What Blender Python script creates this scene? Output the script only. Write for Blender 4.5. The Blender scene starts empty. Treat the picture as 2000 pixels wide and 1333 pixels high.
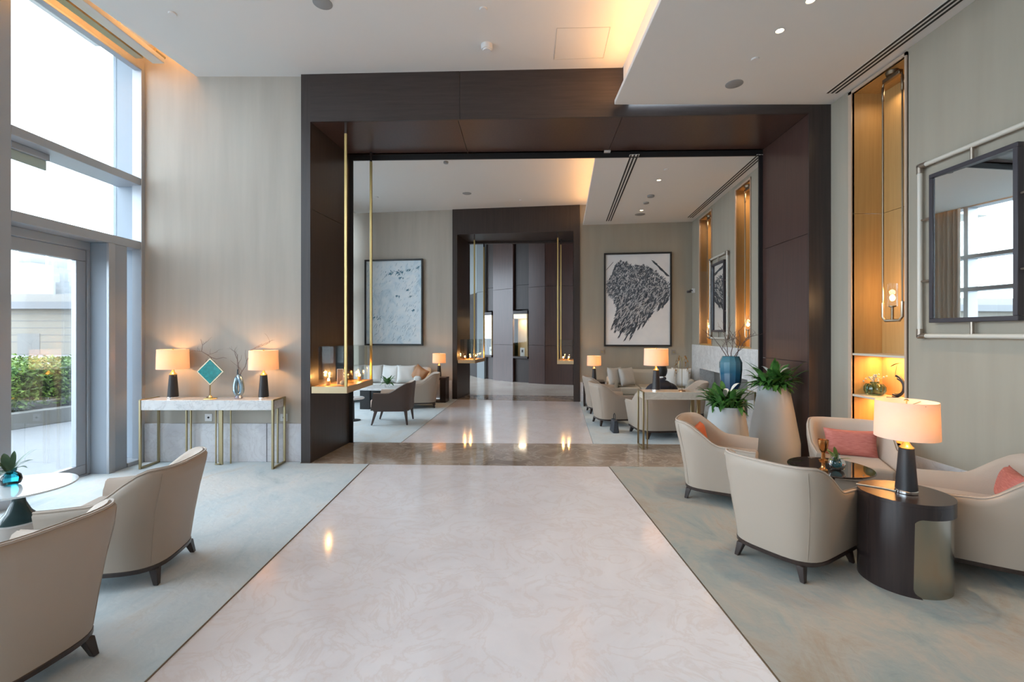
import bpy, bmesh, math, random
from mathutils import Vector, Matrix, noise
sc = bpy.context.scene
COL = sc.collection
PI = math.pi
# ------------------------------------------------------------------ camera, world, light, exposure
FPX, HZ, CH = 900.0, 652.0, 1.5          # focal length and horizon row in a 2000x1333 frame, eye height in metres
cam_d = bpy.data.cameras.new('camera')
cam_d.sensor_width = 36.0
cam_d.lens = 36.0 * FPX / 2000.0
cam_d.shift_y = -(666.5 - HZ) / 2000.0
cam_d.clip_start = 0.05; cam_d.clip_end = 600
cam = bpy.data.objects.new('camera', cam_d); COL.objects.link(cam)
cam.location = (0, 0, CH); cam.rotation_euler = (PI / 2, 0, 0)
sc.camera = cam
sc.view_settings.view_transform = 'Standard'
sc.view_settings.look = 'None'
sc.view_settings.exposure = 0.55
sc.view_settings.gamma = 1.0
sc.view_settings.use_curve_mapping = False
world = bpy.data.worlds.new('world'); sc.world = world
world.use_nodes = True
bg = world.node_tree.nodes['Background']
bg.inputs[0].default_value = (0.74, 0.87, 1.0, 1)
bg.inputs[1].default_value = 6.5

def area(name, loc, size, rot, power, color=(1, 1, 1), portal=False, spread=PI):
    l = bpy.data.lights.new(name, 'AREA'); l.shape = 'RECTANGLE'
    l.size, l.size_y = size; l.energy = power; l.color = color; l.spread = spread
    if portal: l.cycles.is_portal = True
    o = bpy.data.objects.new(name, l); COL.objects.link(o)
    o.location = loc; o.rotation_euler = rot
    return o
WARM = (1.0, 0.50, 0.17)
WARMW = (1.0, 0.72, 0.45)
COVE = (1.0, 0.47, 0.13)
# daylight portals over the openings
area('daylight_portal', (-4.72, 0.7, 2.45), (4.9, 9.6), (0, -PI / 2, 0), 1, portal=True)
area('daylight_portal', (-4.75, 8.6, 2.2), (4.4, 4.6), (0, -PI / 2, 0), 1, portal=True)
# LED strips in the ceiling coves
area('cove_led', (1.19, 0.6, 4.125), (0.05, 9.0), (PI, -0.45, 0), 34, COVE)
area('cove_led', (1.45, 8.15, 3.955), (0.05, 3.4), (PI, -0.4, -0.11), 13, COVE)
area('cove_led', (-3.93, 3.95, 4.63), (0.03, 2.6), (PI, 0, -0.111), 18, COVE)
area('cove_led', (-4.06, 0.0, 4.63), (0.03, 5.0), (PI, 0, 0), 24, COVE)
area('cove_led', (-3.94, 8.6, 4.46), (0.04, 4.0), (PI, 0, -0.09), 8, COVE)

# ------------------------------------------------------------------ helpers
def gp(px, py, z=0.0):
    """point of the horizontal plane z seen at that photo pixel"""
    Y = FPX * (CH - z) / (py - HZ)
    return (px - 1000) * Y / FPX, Y

class MB:
    def __init__(s): s.bm = bmesh.new()
    def face(s, pts):
        vs = [s.bm.verts.new(p) for p in pts]
        try: return s.bm.faces.new(vs)
        except ValueError: return None
    def box(s, x0, x1, y0, y1, z0, z1, m=None):
        return s.prism([(x0, y0), (x1, y0), (x1, y1), (x0, y1)], z0, z1, m)
    def prism(s, pts, z0, z1, m=None, top=None):
        a = sum(pts[i][0] * pts[(i + 1) % len(pts)][1] - pts[(i + 1) % len(pts)][0] * pts[i][1] for i in range(len(pts)))
        t = top or pts
        if a < 0: pts = pts[::-1]; t = t[::-1]
        lo = [Vector((p[0], p[1], z0)) for p in pts]; hi = [Vector((p[0], p[1], z1)) for p in t]
        if m is not None: lo = [m @ v for v in lo]; hi = [m @ v for v in hi]
        lo = [s.bm.verts.new(v) for v in lo]; hi = [s.bm.verts.new(v) for v in hi]
        n = len(pts)
        s.bm.faces.new(lo[::-1]); s.bm.faces.new(hi)
        for i in range(n):
            j = (i + 1) % n
            s.bm.faces.new((lo[i], lo[j], hi[j], hi[i]))
        return s
    def rings(s, rings, close=True, cap=True):
        rs = [[s.bm.verts.new(p) for p in r] for r in rings]
        n = len(rs[0])
        for a, b in zip(rs, rs[1:]):
            for i in range(n if close else n - 1):
                j = (i + 1) % n
                s.bm.faces.new((a[i], a[j], b[j], b[i]))
        if cap and close:
            s.bm.faces.new(rs[0][::-1]); s.bm.faces.new(rs[-1])
        return rs
    def lathe(s, prof, n=24, c=(0, 0), m=None, cap=True, sx=1, sy=1):
        rr = []
        for r, z in prof:
            ring = [Vector((c[0] + sx * max(r, 1e-4) * math.cos(2 * PI * i / n), c[1] + sy * max(r, 1e-4) * math.sin(2 * PI * i / n), z)) for i in range(n)]
            if m is not None: ring = [m @ v for v in ring]
            rr.append(ring)
        s.rings(rr, True, cap); return s
    def tube(s, pts, r, n=8, r1=None):
        pts = [Vector(p) for p in pts]; rr = []
        k = len(pts); up = None
        for i, p in enumerate(pts):
            d = (pts[min(i + 1, k - 1)] - pts[max(i - 1, 0)]).normalized()
            if up is None:
                up = d.orthogonal().normalized()
            else:
                up = (up - d * up.dot(d))
                up = up.normalized() if up.length > 1e-6 else d.orthogonal().normalized()
            w = d.cross(up)
            rad = r if r1 is None else r + (r1 - r) * i / (k - 1)
            rr.append([p + (up * math.cos(2 * PI * j / n) + w * math.sin(2 * PI * j / n)) * rad for j in range(n)])
        s.rings(rr); return s
    def sphere(s, c, r, n=16, k=10, sc3=(1, 1, 1)):
        prof = []
        rr = []
        for a in range(k + 1):
            t = -PI / 2 + PI * a / k
            rad = max(math.cos(t), 1e-3) * r; z = math.sin(t) * r
            rr.append([Vector((c[0] + sc3[0] * rad * math.cos(2 * PI * i / n), c[1] + sc3[1] * rad * math.sin(2 * PI * i / n), c[2] + sc3[2] * z)) for i in range(n)])
        s.rings(rr); return s
    def build(s, name, mat, parent=None, smooth=False, bevel=0, seg=2, subsurf=0, recalc=True, angle=40):
        if recalc: bmesh.ops.recalc_face_normals(s.bm, faces=s.bm.faces[:])
        me = bpy.data.meshes.new(name)
        s.bm.to_mesh(me); s.bm.free()
        me.materials.append(mat)
        o = bpy.data.objects.new(name, me); COL.objects.link(o)
        if parent: o.parent = parent
        if bevel:
            b = o.modifiers.new('bevel', 'BEVEL'); b.width = bevel; b.segments = seg; b.limit_method = 'ANGLE'; b.angle_limit = math.radians(35)
        if subsurf:
            b = o.modifiers.new('sub', 'SUBSURF'); b.levels = subsurf; b.render_levels = subsurf
        if smooth or bevel or subsurf:
            me.polygons.foreach_set('use_smooth', [True] * len(me.polygons))
            if not subsurf:
                try: me.set_sharp_from_angle(angle=math.radians(angle))
                except Exception: pass
        return o

def tag(o, label=None, cat=None, group=None, kind=None):
    if label: o['label'] = label
    if cat: o['category'] = cat
    if group: o['group'] = group
    if kind: o['kind'] = kind
    return o
def thing(name, label, cat, loc=(0, 0, 0), rz=0.0, group=None):
    o = bpy.data.objects.new(name, None); COL.objects.link(o)
    o.empty_display_size = 0.1
    o.location = loc; o.rotation_euler = (0, 0, rz)
    return tag(o, label, cat, group)
def dup(root, label, loc, rz=0.0, group=None, scale=None):
    def cp(o, par):
        c = o.copy(); COL.objects.link(c); c.parent = par
        for ch in list(o.children):
            cp(ch, c)
        return c
    r = cp(root, None)
    r.location = loc; r.rotation_euler = (0, 0, rz)
    if scale: r.scale = scale
    return tag(r, label, None, group)
def st(name, mb, mat, parent=None, **k):
    o = mb.build(name, mat, parent, **k)
    if parent is None: o['kind'] = 'structure'
    return o

# ------------------------------------------------------------------ materials
def mat(name, color, rough=0.5, metal=0.0, spec=0.5, **k):
    m = bpy.data.materials.new(name); m.use_nodes = True
    b = m.node_tree.nodes['Principled BSDF']
    b.inputs['Base Color'].default_value = (*color, 1)
    b.inputs['Roughness'].default_value = rough
    b.inputs['Metallic'].default_value = metal
    b.inputs['Specular IOR Level'].default_value = spec
    if 'coat' in k: b.inputs['Coat Weight'].default_value = k['coat']; b.inputs['Coat Roughness'].default_value = 0.08
    if 'emit' in k:
        b.inputs['Emission Color'].default_value = (*k['emit'][0], 1); b.inputs['Emission Strength'].default_value = k['emit'][1]
    if 'sheen' in k: b.inputs['Sheen Weight'].default_value = k['sheen']
    return m
def N(m, t, **k):
    n = m.node_tree.nodes.new(t)
    for a, v in k.items(): setattr(n, a, v)
    return n
def L(m, a, b): m.node_tree.links.new(a, b)
def coords(m, scale=(1, 1, 1), rot=(0, 0, 0), kind='Object'):
    tc = N(m, 'ShaderNodeTexCoord'); mp = N(m, 'ShaderNodeMapping')
    mp.inputs['Scale'].default_value = scale; mp.inputs['Rotation'].default_value = rot
    L(m, tc.outputs[kind], mp.inputs[0]); return mp.outputs[0]
def noisy(m, stops, scale, det=4, rough=0.55, dist=0.0, vec=None, sc3=(1, 1, 1), rot=(0, 0, 0), target='Base Color', bump=0.0, bd=0.01):
    b = m.node_tree.nodes['Principled BSDF']
    v = vec or coords(m, sc3, rot)
    n = N(m, 'ShaderNodeTexNoise'); n.inputs['Scale'].default_value = scale; n.inputs['Detail'].default_value = det
    n.inputs['Roughness'].default_value = rough; n.inputs['Distortion'].default_value = dist
    L(m, v, n.inputs['Vector'])
    if stops:
        r = N(m, 'ShaderNodeValToRGB')
        el = r.color_ramp.elements
        while len(el) < len(stops): el.new(0.5)
        for e, (p, c) in zip(el, stops): e.position = p; e.color = (*c, 1)
        L(m, n.outputs['Fac'], r.inputs[0]); 
        if target: L(m, r.outputs[0], b.inputs[target])
        out = r.outputs[0]
    else: out = n.outputs['Fac']
    if bump:
        bp = N(m, 'ShaderNodeBump'); bp.inputs['Strength'].default_value = bump; bp.inputs['Distance'].default_value = bd
        L(m, n.outputs['Fac'], bp.inputs['Height']); L(m, bp.outputs[0], b.inputs['Normal'])
    return out
def marble(name, base, dark, vein, rough=0.1, scale=1.2, amount=0.5, spec=0.5):
    m = mat(name, base, rough, spec=spec)
    b = m.node_tree.nodes['Principled BSDF']
    v = coords(m)
    n1 = N(m, 'ShaderNodeTexNoise'); n1.inputs['Scale'].default_value = scale; n1.inputs['Detail'].default_value = 8; n1.inputs['Roughness'].default_value = 0.62; n1.inputs['Distortion'].default_value = 1.1
    L(m, v, n1.inputs['Vector'])
    r1 = N(m, 'ShaderNodeValToRGB'); e = r1.color_ramp.elements
    e[0].position = 0.35; e[0].color = (*dark, 1); e[1].position = 0.62; e[1].color = (*base, 1)
    L(m, n1.outputs['Fac'], r1.inputs[0])
    n2 = N(m, 'ShaderNodeTexNoise'); n2.inputs['Scale'].default_value = scale * 1.7; n2.inputs['Detail'].default_value = 7; n2.inputs['Distortion'].default_value = 2.2; n2.inputs['Roughness'].default_value = 0.6
    L(m, v, n2.inputs['Vector'])
    r2 = N(m, 'ShaderNodeValToRGB'); e = r2.color_ramp.elements
    e[0].position = 0.46; e[0].color = (0, 0, 0, 1); e[1].position = 0.50; e[1].color = (1, 1, 1, 1)
    x = e.new(0.54); x.color = (0, 0, 0, 1)
    L(m, n2.outputs['Fac'], r2.inputs[0])
    mul = N(m, 'ShaderNodeMath', operation='MULTIPLY'); mul.inputs[1].default_value = amount
    L(m, r2.outputs[0], mul.inputs[0])
    mx = N(m, 'ShaderNodeMix', data_type='RGBA'); L(m, mul.outputs[0], mx.inputs['Factor'])
    L(m, r1.outputs[0], mx.inputs['A']); mx.inputs['B'].default_value = (*vein, 1)
    L(m, mx.outputs['Result'], b.inputs['Base Color'])
    return m
def glassy(name, tint=(1, 1, 1), ior=1.45, rough=0.0, gl=1.0):
    m = bpy.data.materials.new(name); m.use_nodes = True
    nt = m.node_tree; nt.nodes.clear()
    out = N(m, 'ShaderNodeOutputMaterial'); mx = N(m, 'ShaderNodeMixShader'); tr = N(m, 'ShaderNodeBsdfTransparent'); g = N(m, 'ShaderNodeBsdfGlossy')
    fr = N(m, 'ShaderNodeFresnel'); fr.inputs[0].default_value = ior
    tr.inputs[0].default_value = (*tint, 1); g.inputs['Roughness'].default_value = rough
    mu = N(m, 'ShaderNodeMath', operation='MULTIPLY'); mu.inputs[1].default_value = gl
    L(m, fr.outputs[0], mu.inputs[0]); L(m, mu.outputs[0], mx.inputs[0])
    L(m, tr.outputs[0], mx.inputs[1]); L(m, g.outputs[0], mx.inputs[2]); L(m, mx.outputs[0], out.inputs[0])
    return m

WALLF = mat('wall_fabric', (0.42, 0.385, 0.335), 0.8)
noisy(WALLF, [(0.3, (0.41, 0.375, 0.325)), (0.7, (0.465, 0.43, 0.375))], 7, 5, sc3=(1, 1, 0.08))
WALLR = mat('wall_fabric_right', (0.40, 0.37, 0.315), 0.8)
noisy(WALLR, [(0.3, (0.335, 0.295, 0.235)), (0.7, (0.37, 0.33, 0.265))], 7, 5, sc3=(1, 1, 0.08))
CEIL = mat('ceiling_paint', (0.72, 0.71, 0.69), 0.9)
def wood(name, c0, c1, rough=0.35, sc3=(14, 14, 0.5), spec=0.5):
    m = mat(name, c0, rough, spec=spec)
    noisy(m, [(0.3, c0), (0.7, c1)], 3.0, 6, 0.6, 0.4, sc3=sc3)
    return m
WENGE = wood('wenge', (0.030, 0.023, 0.021), (0.050, 0.036, 0.033), 0.38)
WENGEH = wood('wenge_horizontal', (0.030, 0.023, 0.021), (0.050, 0.036, 0.033), 0.36, (0.5, 14, 14))
WENGE2 = wood('wenge_red_lit', (0.050, 0.026, 0.022), (0.080, 0.040, 0.032), 0.30)  # redder copy of wenge; window light on the right reveal put into its colour
OAK = wood('gold_oak', (0.42, 0.245, 0.085), (0.50, 0.30, 0.11), 0.5)
DARKW = wood('dark_wood', (0.022, 0.014, 0.012), (0.04, 0.024, 0.02), 0.3)
MARBW = marble('white_marble', (0.84, 0.795, 0.80), (0.77, 0.715, 0.715), (0.68, 0.56, 0.50), 0.12, 1.5, 0.32, spec=0.55)
MARBS = marble('slab_marble', (0.78, 0.77, 0.76), (0.66, 0.65, 0.65), (0.42, 0.40, 0.40), 0.2, 2.5, 0.4)
MARBD = marble('dado_marble', (0.66, 0.66, 0.68), (0.54, 0.53, 0.56), (0.44, 0.42, 0.43), 0.3, 1.8, 0.35)
MARBB = marble('brown_marble', (0.46, 0.36, 0.28), (0.27, 0.20, 0.15), (0.60, 0.52, 0.43), 0.06, 1.1, 0.55, spec=0.7)
def carpet(name, stops, seed):
    m = mat(name, stops[0][1], 0.95, spec=0.15)
    b = m.node_tree.nodes['Principled BSDF']
    v = coords(m, (1, 0.6, 1), (0, 0, 0.9 + seed))
    noisy(m, stops, 2.1, 12, 0.72, 0.7, vec=v)
    n = N(m, 'ShaderNodeTexNoise'); n.inputs['Scale'].default_value = 9; n.inputs['Detail'].default_value = 8; n.inputs['Distortion'].default_value = 2.0
    bp = N(m, 'ShaderNodeBump'); bp.inputs['Strength'].default_value = 0.5; bp.inputs['Distance'].default_value = 0.02
    bp.inputs['Strength'].default_value = 0.35; bp.inputs['Distance'].default_value = 0.008; n.inputs['Scale'].default_value = 14; n.inputs['Distortion'].default_value = 0.8; n.inputs['Detail'].default_value = 10
    L(m, coords(m), n.inputs['Vector']); L(m, n.outputs['Fac'], bp.inputs['Height']); L(m, bp.outputs[0], b.inputs['Normal'])
    return m
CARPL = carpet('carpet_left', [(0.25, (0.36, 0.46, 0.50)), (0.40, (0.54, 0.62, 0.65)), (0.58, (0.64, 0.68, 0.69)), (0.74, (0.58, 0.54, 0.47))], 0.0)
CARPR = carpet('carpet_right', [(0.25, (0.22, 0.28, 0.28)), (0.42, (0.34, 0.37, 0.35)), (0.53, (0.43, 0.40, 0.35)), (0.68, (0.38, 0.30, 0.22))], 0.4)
CARPF = carpet('carpet_far', [(0.25, (0.46, 0.54, 0.57)), (0.5, (0.60, 0.66, 0.68)), (0.8, (0.55, 0.53, 0.48))], 0.2)
LEATHER = mat('cream_leather', (0.385, 0.315, 0.255), 0.5); noisy(LEATHER, None, 160, 3, bump=0.12, bd=0.002)
FABRIC = mat('cream_fabric', (0.46, 0.375, 0.31), 0.85, sheen=0.2); noisy(FABRIC, None, 220, 2, bump=0.35, bd=0.003)
LEATHER2 = mat('pale_leather', (0.64, 0.60, 0.53), 0.5)
SOFAF = mat('grey_sofa_fabric', (0.50, 0.46, 0.39), 0.85)
SOFAW = mat('white_sofa_fabric', (0.68, 0.68, 0.66), 0.85)
BROWNL = mat('brown_leather', (0.085, 0.062, 0.058), 0.45)
PINK = mat('rose_cushion', (0.50, 0.14, 0.12), 0.8); noisy(PINK, [(0.3, (0.42, 0.11, 0.09)), (0.7, (0.58, 0.21, 0.17))], 18, 5, sc3=(1, 1, 8))
ORANGE = mat('orange_cushion', (0.62, 0.15, 0.06), 0.8)
COPPER = mat('copper_cushion', (0.42, 0.20, 0.09), 0.5)
GREYC = mat('grey_cushion', (0.50, 0.47, 0.43), 0.6)
WHITEC = mat('white_cushion', (0.72, 0.72, 0.70), 0.8)
BRASS = mat('brass', (0.62, 0.46, 0.20), 0.28, 1.0)
BRASSD = mat('antique_brass', (0.42, 0.34, 0.20), 0.35, 1.0)
BRONZE = mat('bronze', (0.25, 0.19, 0.13), 0.4, 1.0)
CHAMP = mat('champagne_metal', (0.42, 0.38, 0.31), 0.22, 1.0)
CHROME = mat('chrome', (0.8, 0.8, 0.8), 0.1, 1.0)
BLACK = mat('black_satin', (0.015, 0.014, 0.015), 0.4)
LAMPB = mat('lamp_body', (0.022, 0.020, 0.022), 0.42)
BLACKT = wood('espresso_veneer', (0.020, 0.014, 0.014), (0.034, 0.022, 0.020), 0.25)
ALU = mat('grey_aluminium', (0.40, 0.42, 0.45), 0.4, 0.35)
ALUW = mat('pale_cladding', (0.30, 0.34, 0.39), 0.6)
MIRROR = mat('mirror_glass', (0.86, 0.89, 0.88), 0.01, 1.0)
PIPEC = mat('cream_rod', (0.60, 0.56, 0.49), 0.35)
PIPEB = mat('taupe_metal', (0.33, 0.27, 0.22), 0.35, 0.8)
FRAMEP = mat('dark_frame', (0.045, 0.038, 0.045), 0.35)
PLANTER = mat('planter_white', (0.40, 0.41, 0.41), 0.6)
LEAF = mat('leaf_green', (0.045, 0.15, 0.03), 0.4); noisy(LEAF, [(0.3, (0.025, 0.10, 0.02)), (0.7, (0.09, 0.24, 0.05))], 14, 3)
LEAFY = mat('leaf_yellow_green', (0.18, 0.24, 0.06), 0.45)
LEAFD = mat('leaf_dark', (0.03, 0.09, 0.04), 0.35)
PETAL = mat('white_petal', (0.75, 0.72, 0.66), 0.6)
TWIG = mat('twig', (0.16, 0.10, 0.085), 0.8)
SOIL = mat('soil', (0.04, 0.03, 0.02), 0.95)
WHITEP = mat('white_plastic', (0.7, 0.7, 0.7), 0.4)
SLOT = mat('slot_black', (0.01, 0.01, 0.01), 0.6)
GREYG = mat('speaker_grille', (0.30, 0.30, 0.30), 0.8)
STONE = mat('stone_cladding', (0.55, 0.55, 0.54), 0.6)
GLASS = glassy('window_glass', (0.97, 0.985, 0.98), 1.45, 0, 0.35)
GLASSC = glassy('clear_glass', (0.96, 0.97, 0.96), 1.45, 0, 0.45)
GLASSB = glassy('blue_glass', (0.28, 0.58, 0.66), 1.6, 0.02, 1.4)
GLASSG = glassy('green_glass', (0.32, 0.52, 0.40), 1.6, 0.02, 1.6)
SMOKED = glassy('smoked_glass_top', (0.10, 0.08, 0.07), 1.9, 0.0, 2.0)
WHTOP = mat('back_painted_glass', (0.66, 0.70, 0.72), 0.06, spec=0.8)
CURT = mat('curtain', (0.55, 0.50, 0.44), 0.9)
def emis(name, c, s): return mat(name, (0.8, 0.8, 0.8), 0.5, emit=(c, s))
BULB = emis('bulb_glow', (1.0, 0.62, 0.28), 8)
FLAME = emis('flame_glow', (1.0, 0.60, 0.22), 30)
LEDM = emis('led_glow', (1.0, 0.62, 0.25), 6)
def shade_mat():
    m = bpy.data.materials.new('lamp_shade_linen'); m.use_nodes = True
    nt = m.node_tree; nt.nodes.clear()
    out = N(m, 'ShaderNodeOutputMaterial'); mx = N(m, 'ShaderNodeMixShader'); d = N(m, 'ShaderNodeBsdfDiffuse'); t = N(m, 'ShaderNodeBsdfTranslucent')
    d.inputs[0].default_value = (0.80, 0.76, 0.72, 1); t.inputs[0].default_value = (0.92, 0.71, 0.46, 1)
    mx.inputs[0].default_value = 0.42
    L(m, d.outputs[0], mx.inputs[1]); L(m, t.outputs[0], mx.inputs[2]); L(m, mx.outputs[0], out.inputs[0])
    return m
SHADE = shade_mat()
def gradient_glass():
    m = glassy('blue_ombre_glass', (1, 1, 1), 1.6, 0.03, 1.4)
    tr = [n for n in m.node_tree.nodes if n.type == 'BSDF_TRANSPARENT'][0]
    mx = [n for n in m.node_tree.nodes if n.type == 'MIX_SHADER'][0]
    tc = N(m, 'ShaderNodeTexCoord'); sp = N(m, 'ShaderNodeSeparateXYZ'); L(m, tc.outputs['Generated'], sp.inputs[0])
    r = N(m, 'ShaderNodeValToRGB'); e = r.color_ramp.elements
    e[0].position = 0.1; e[0].color = (0.01, 0.07, 0.19, 1); e[1].position = 1.0; e[1].color = (0.10, 0.33, 0.42, 1)
    x = e.new(0.5); x.color = (0.04, 0.22, 0.38, 1)
    y = e.new(0.8); y.color = (0.20, 0.44, 0.56, 1)
    L(m, sp.outputs['Z'], r.inputs[0])
    d = N(m, 'ShaderNodeBsdfDiffuse'); L(m, r.outputs[0], d.inputs[0])
    m2 = N(m, 'ShaderNodeMixShader'); m2.inputs[0].default_value = 0.55
    L(m, r.outputs[0], tr.inputs[0]); L(m, tr.outputs[0], m2.inputs[1]); L(m, d.outputs[0], m2.inputs[2]); L(m, m2.outputs[0], mx.inputs[1])
    return m
OMBRE = gradient_glass()

# ------------------------------------------------------------------ floor
path1 = [(-1.48, -4.1), (-1.575, 1.98), (-1.64, 5.285), (1.09, 5.19), (1.15, 1.98), (1.24, -4.1)]
m = MB(); m.prism(path1, -0.12, 0.0); st('floor', m, MARBW)
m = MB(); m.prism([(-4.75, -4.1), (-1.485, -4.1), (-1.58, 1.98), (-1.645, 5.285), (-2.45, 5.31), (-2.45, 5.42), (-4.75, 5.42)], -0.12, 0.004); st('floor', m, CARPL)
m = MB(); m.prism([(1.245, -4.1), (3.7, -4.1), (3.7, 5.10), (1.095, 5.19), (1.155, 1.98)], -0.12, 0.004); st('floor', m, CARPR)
m = MB(); m.prism([(-2.6, 5.315), (3.7, 5.10), (3.7, 6.20), (-2.6, 6.36)], -0.12, 0.0); st('floor', m, MARBB)
m = MB(); m.prism([(-1.52, 6.33), (1.10, 6.265), (1.48, 10.12), (-1.24, 10.5)], -0.12, 0.0)
MARBW2 = MARBW
st('floor', m, MARBW2)
m = MB(); m.prism([(-4.9, 6.42), (-1.525, 6.33), (-1.245, 10.5), (-4.9, 11.0)], -0.12, 0.004); st('floor', m, CARPF)
m = MB(); m.prism([(1.105, 6.265), (4.2, 6.19), (4.3, 9.75), (1.485, 10.12)], -0.12, 0.004); st('floor', m, CARPF)
m = MB(); m.prism([(-1.6, 10.55), (1.9, 10.06), (2.1, 10.98), (-1.4, 11.36)], -0.12, 0.0); st('floor', m, MARBB)
m = MB(); m.prism([(-6, 11.85), (-1.4, 11.36), (2.1, 10.98), (6, 10.6), (6, 19), (-6, 19)], -0.12, 0.0); st('floor', m, marble('beige_marble', (0.80, 0.72, 0.64), (0.70, 0.61, 0.53), (0.6, 0.5, 0.4), 0.16, 1.2, 0.3))
m = MB(); m.box(-6.1, -6.0, 11.6, 12.6, 0, 4.9); m.box(-6.1, -6.0, 16.4, 19, 0, 4.9); m.box(-6.1, -6.0, 12.6, 16.4, 4.2, 4.9); st('wall_lobby', m, WALLF)  # unseen side wall added to cut lobby daylight, its opening sized for brightness
m = MB(); m.box(6.0, 6.1, 10.5, 19, 0, 4.9); st('wall_lobby', m, WALLF)
m = MB(); m.box(-6.1, 6.1, 19, 19.1, 0, 4.9); st('wall_lobby', m, WALLF)
# thin bronze joint between marble and carpet
for a, b in (((-1.575, 1.98), (-1.64, 5.285)), ((-1.48, -4.1), (-1.575, 1.98)), ((1.15, 1.98), (1.09, 5.19)), ((1.24, -4.1), (1.15, 1.98))):
    m = MB(); m.prism([(a[0] - 0.0025, a[1]), (a[0] + 0.0025, a[1]), (b[0] + 0.0025, b[1]), (b[0] - 0.0025, b[1])], -0.02, 0.005); st('trim_1', m, BRONZE)

# ------------------------------------------------------------------ left wall of the first hall: glazing with a door
XL, XG = -4.30, -4.62
HEAD = 4.56
m = MB(); m.box(-4.37, XL, -4.1, 5.42, HEAD + 0.02, 4.95); st('wall_left', m, WALLF)
def win_part(name, par, boxes, mt=None):
    m = MB()
    for b in boxes: m.box(*b)
    return m.build(name, mt or ALU, par, bevel=0.004, seg=1)
w = bpy.data.objects.new('window_1', None); COL.objects.link(w); w['kind'] = 'structure'; w.location = (XL, 4.6, 0)
def wl(b): return (b[0] - XL, b[1] - XL, b[2] - 4.6, b[3] - 4.6, b[4], b[5])
win_part('window_frame', w, [wl((XG - 0.05, XL - 0.001, 5.39, 6.30, 0, 4.9))], ALUW)                     # far reveal
win_part('window_frame', w, [wl((XL - 0.10, XL + 0.012, 5.335, 5.395, 0.0, HEAD))])                # inner edge
win_part('window_beam', w, [wl((XG, XL, 3.96, 5.385, 3.215, 3.30))])
win_part('window_beam', w, [wl((XG, XL, 3.96, 5.385, 2.47, 2.565))])
win_part('window_sill', w, [wl((XG, XL + 0.01, 5.15, 5.385, 0.0, 0.05))])
win_part('window_mullion', w, [wl((XG, XL, 4.91, 5.15, 0.0, 2.47))], ALUW)
win_part('window_mullion', w, [wl((XL - 0.02, XL + 0.012, 4.905, 4.985, 0.0, 2.47))])
win_part('window_mullion', w, [wl((XG, XL - 0.075, 3.78, 3.96, HEAD, 4.88))])
win_part('window_mullion', w, [wl((XG, XL, 3.78, 3.96, 0.0, HEAD))])
win_part('window_head', w, [wl((XL - 0.075, XL + 0.01, 3.96, 5.385, HEAD - 0.01, HEAD + 0.02))])
m = MB(); m.box(*wl((XG - 0.012, XG, 3.96, 5.39, 2.565, 3.215))); m.build('window_pane', GLASS, w)
m = MB(); m.box(*wl((XG - 0.012, XG, 3.96, 5.39, 3.30, 4.88))); m.build('window_pane', GLASS, w)
m = MB(); m.box(*wl((XG - 0.012, XG, 5.15, 5.39, 0.05, 2.47))); m.build('window_pane', GLASS, w)
d = bpy.data.objects.new('door_1', None); COL.objects.link(d); d['kind'] = 'structure'; d.location = (-4.51, 4.4, 0)
def dl(b): return (b[0] + 4.51, b[1] + 4.51, b[2] - 4.4, b[3] - 4.4, b[4], b[5])
win_part('door_threshold', d, [dl((-4.62, -4.49, 3.96, 4.91, 0.0, 0.02))])
win_part('door_frame', d, [dl((-4.58, -4.49, 3.96, 4.91, 2.385, 2.47)), dl((-4.58, -4.49, 4.875, 4.91, 0, 2.385)), dl((-4.58, -4.49, 3.96, 3.975, 0, 2.385))])
win_part('door_leaf', d, [dl((-4.56, -4.505, 3.98, 4.872, 2.26, 2.38)), dl((-4.56, -4.505, 3.98, 4.872, 0.02, 0.12)),
                          dl((-4.56, -4.505, 4.765, 4.872, 0.12, 2.26)), dl((-4.56, -4.505, 3.98, 4.0, 0.12, 2.26))])
m = MB(); m.box(*dl((-4.545, -4.535, 4.0, 4.765, 0.12, 2.26))); m.build('door_glass', GLASS, d)
for k, (y0, y1) in enumerate(((2.45, 3.78), (1.12, 2.45), (-0.2, 1.12), (-1.5, -0.2), (-2.8, -1.5), (-4.1, -2.8))):
    w2 = bpy.data.objects.new('window_%d' % (k + 2), None); COL.objects.link(w2); w2['kind'] = 'structure'; w2.location = (XL, y0, 0)
    def q(b): return (b[0] - XL, b[1] - XL, b[2] - y0, b[3] - y0, b[4], b[5])
    win_part('window_frame', w2, [q((XG, XL, y0, y0 + 0.09, 0, HEAD)), q((XG, XL, y0 + 0.09, y1, 3.215, 3.30)), q((XG, XL, y0 + 0.09, y1, 2.47, 2.565)), q((XG, XL, y0 + 0.09, y1, 0, 0.05))])
    m = MB(); m.box(*q((XG - 0.012, XG, y0, y1, 0.05, 4.88))); m.build('window_pane', GLASS, w2)
# wall behind the viewer
m = MB(); m.box(-4.9, 3.7, -4.25, -4.1, 0, 4.95); st('wall_rear', m, WALLF)

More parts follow.
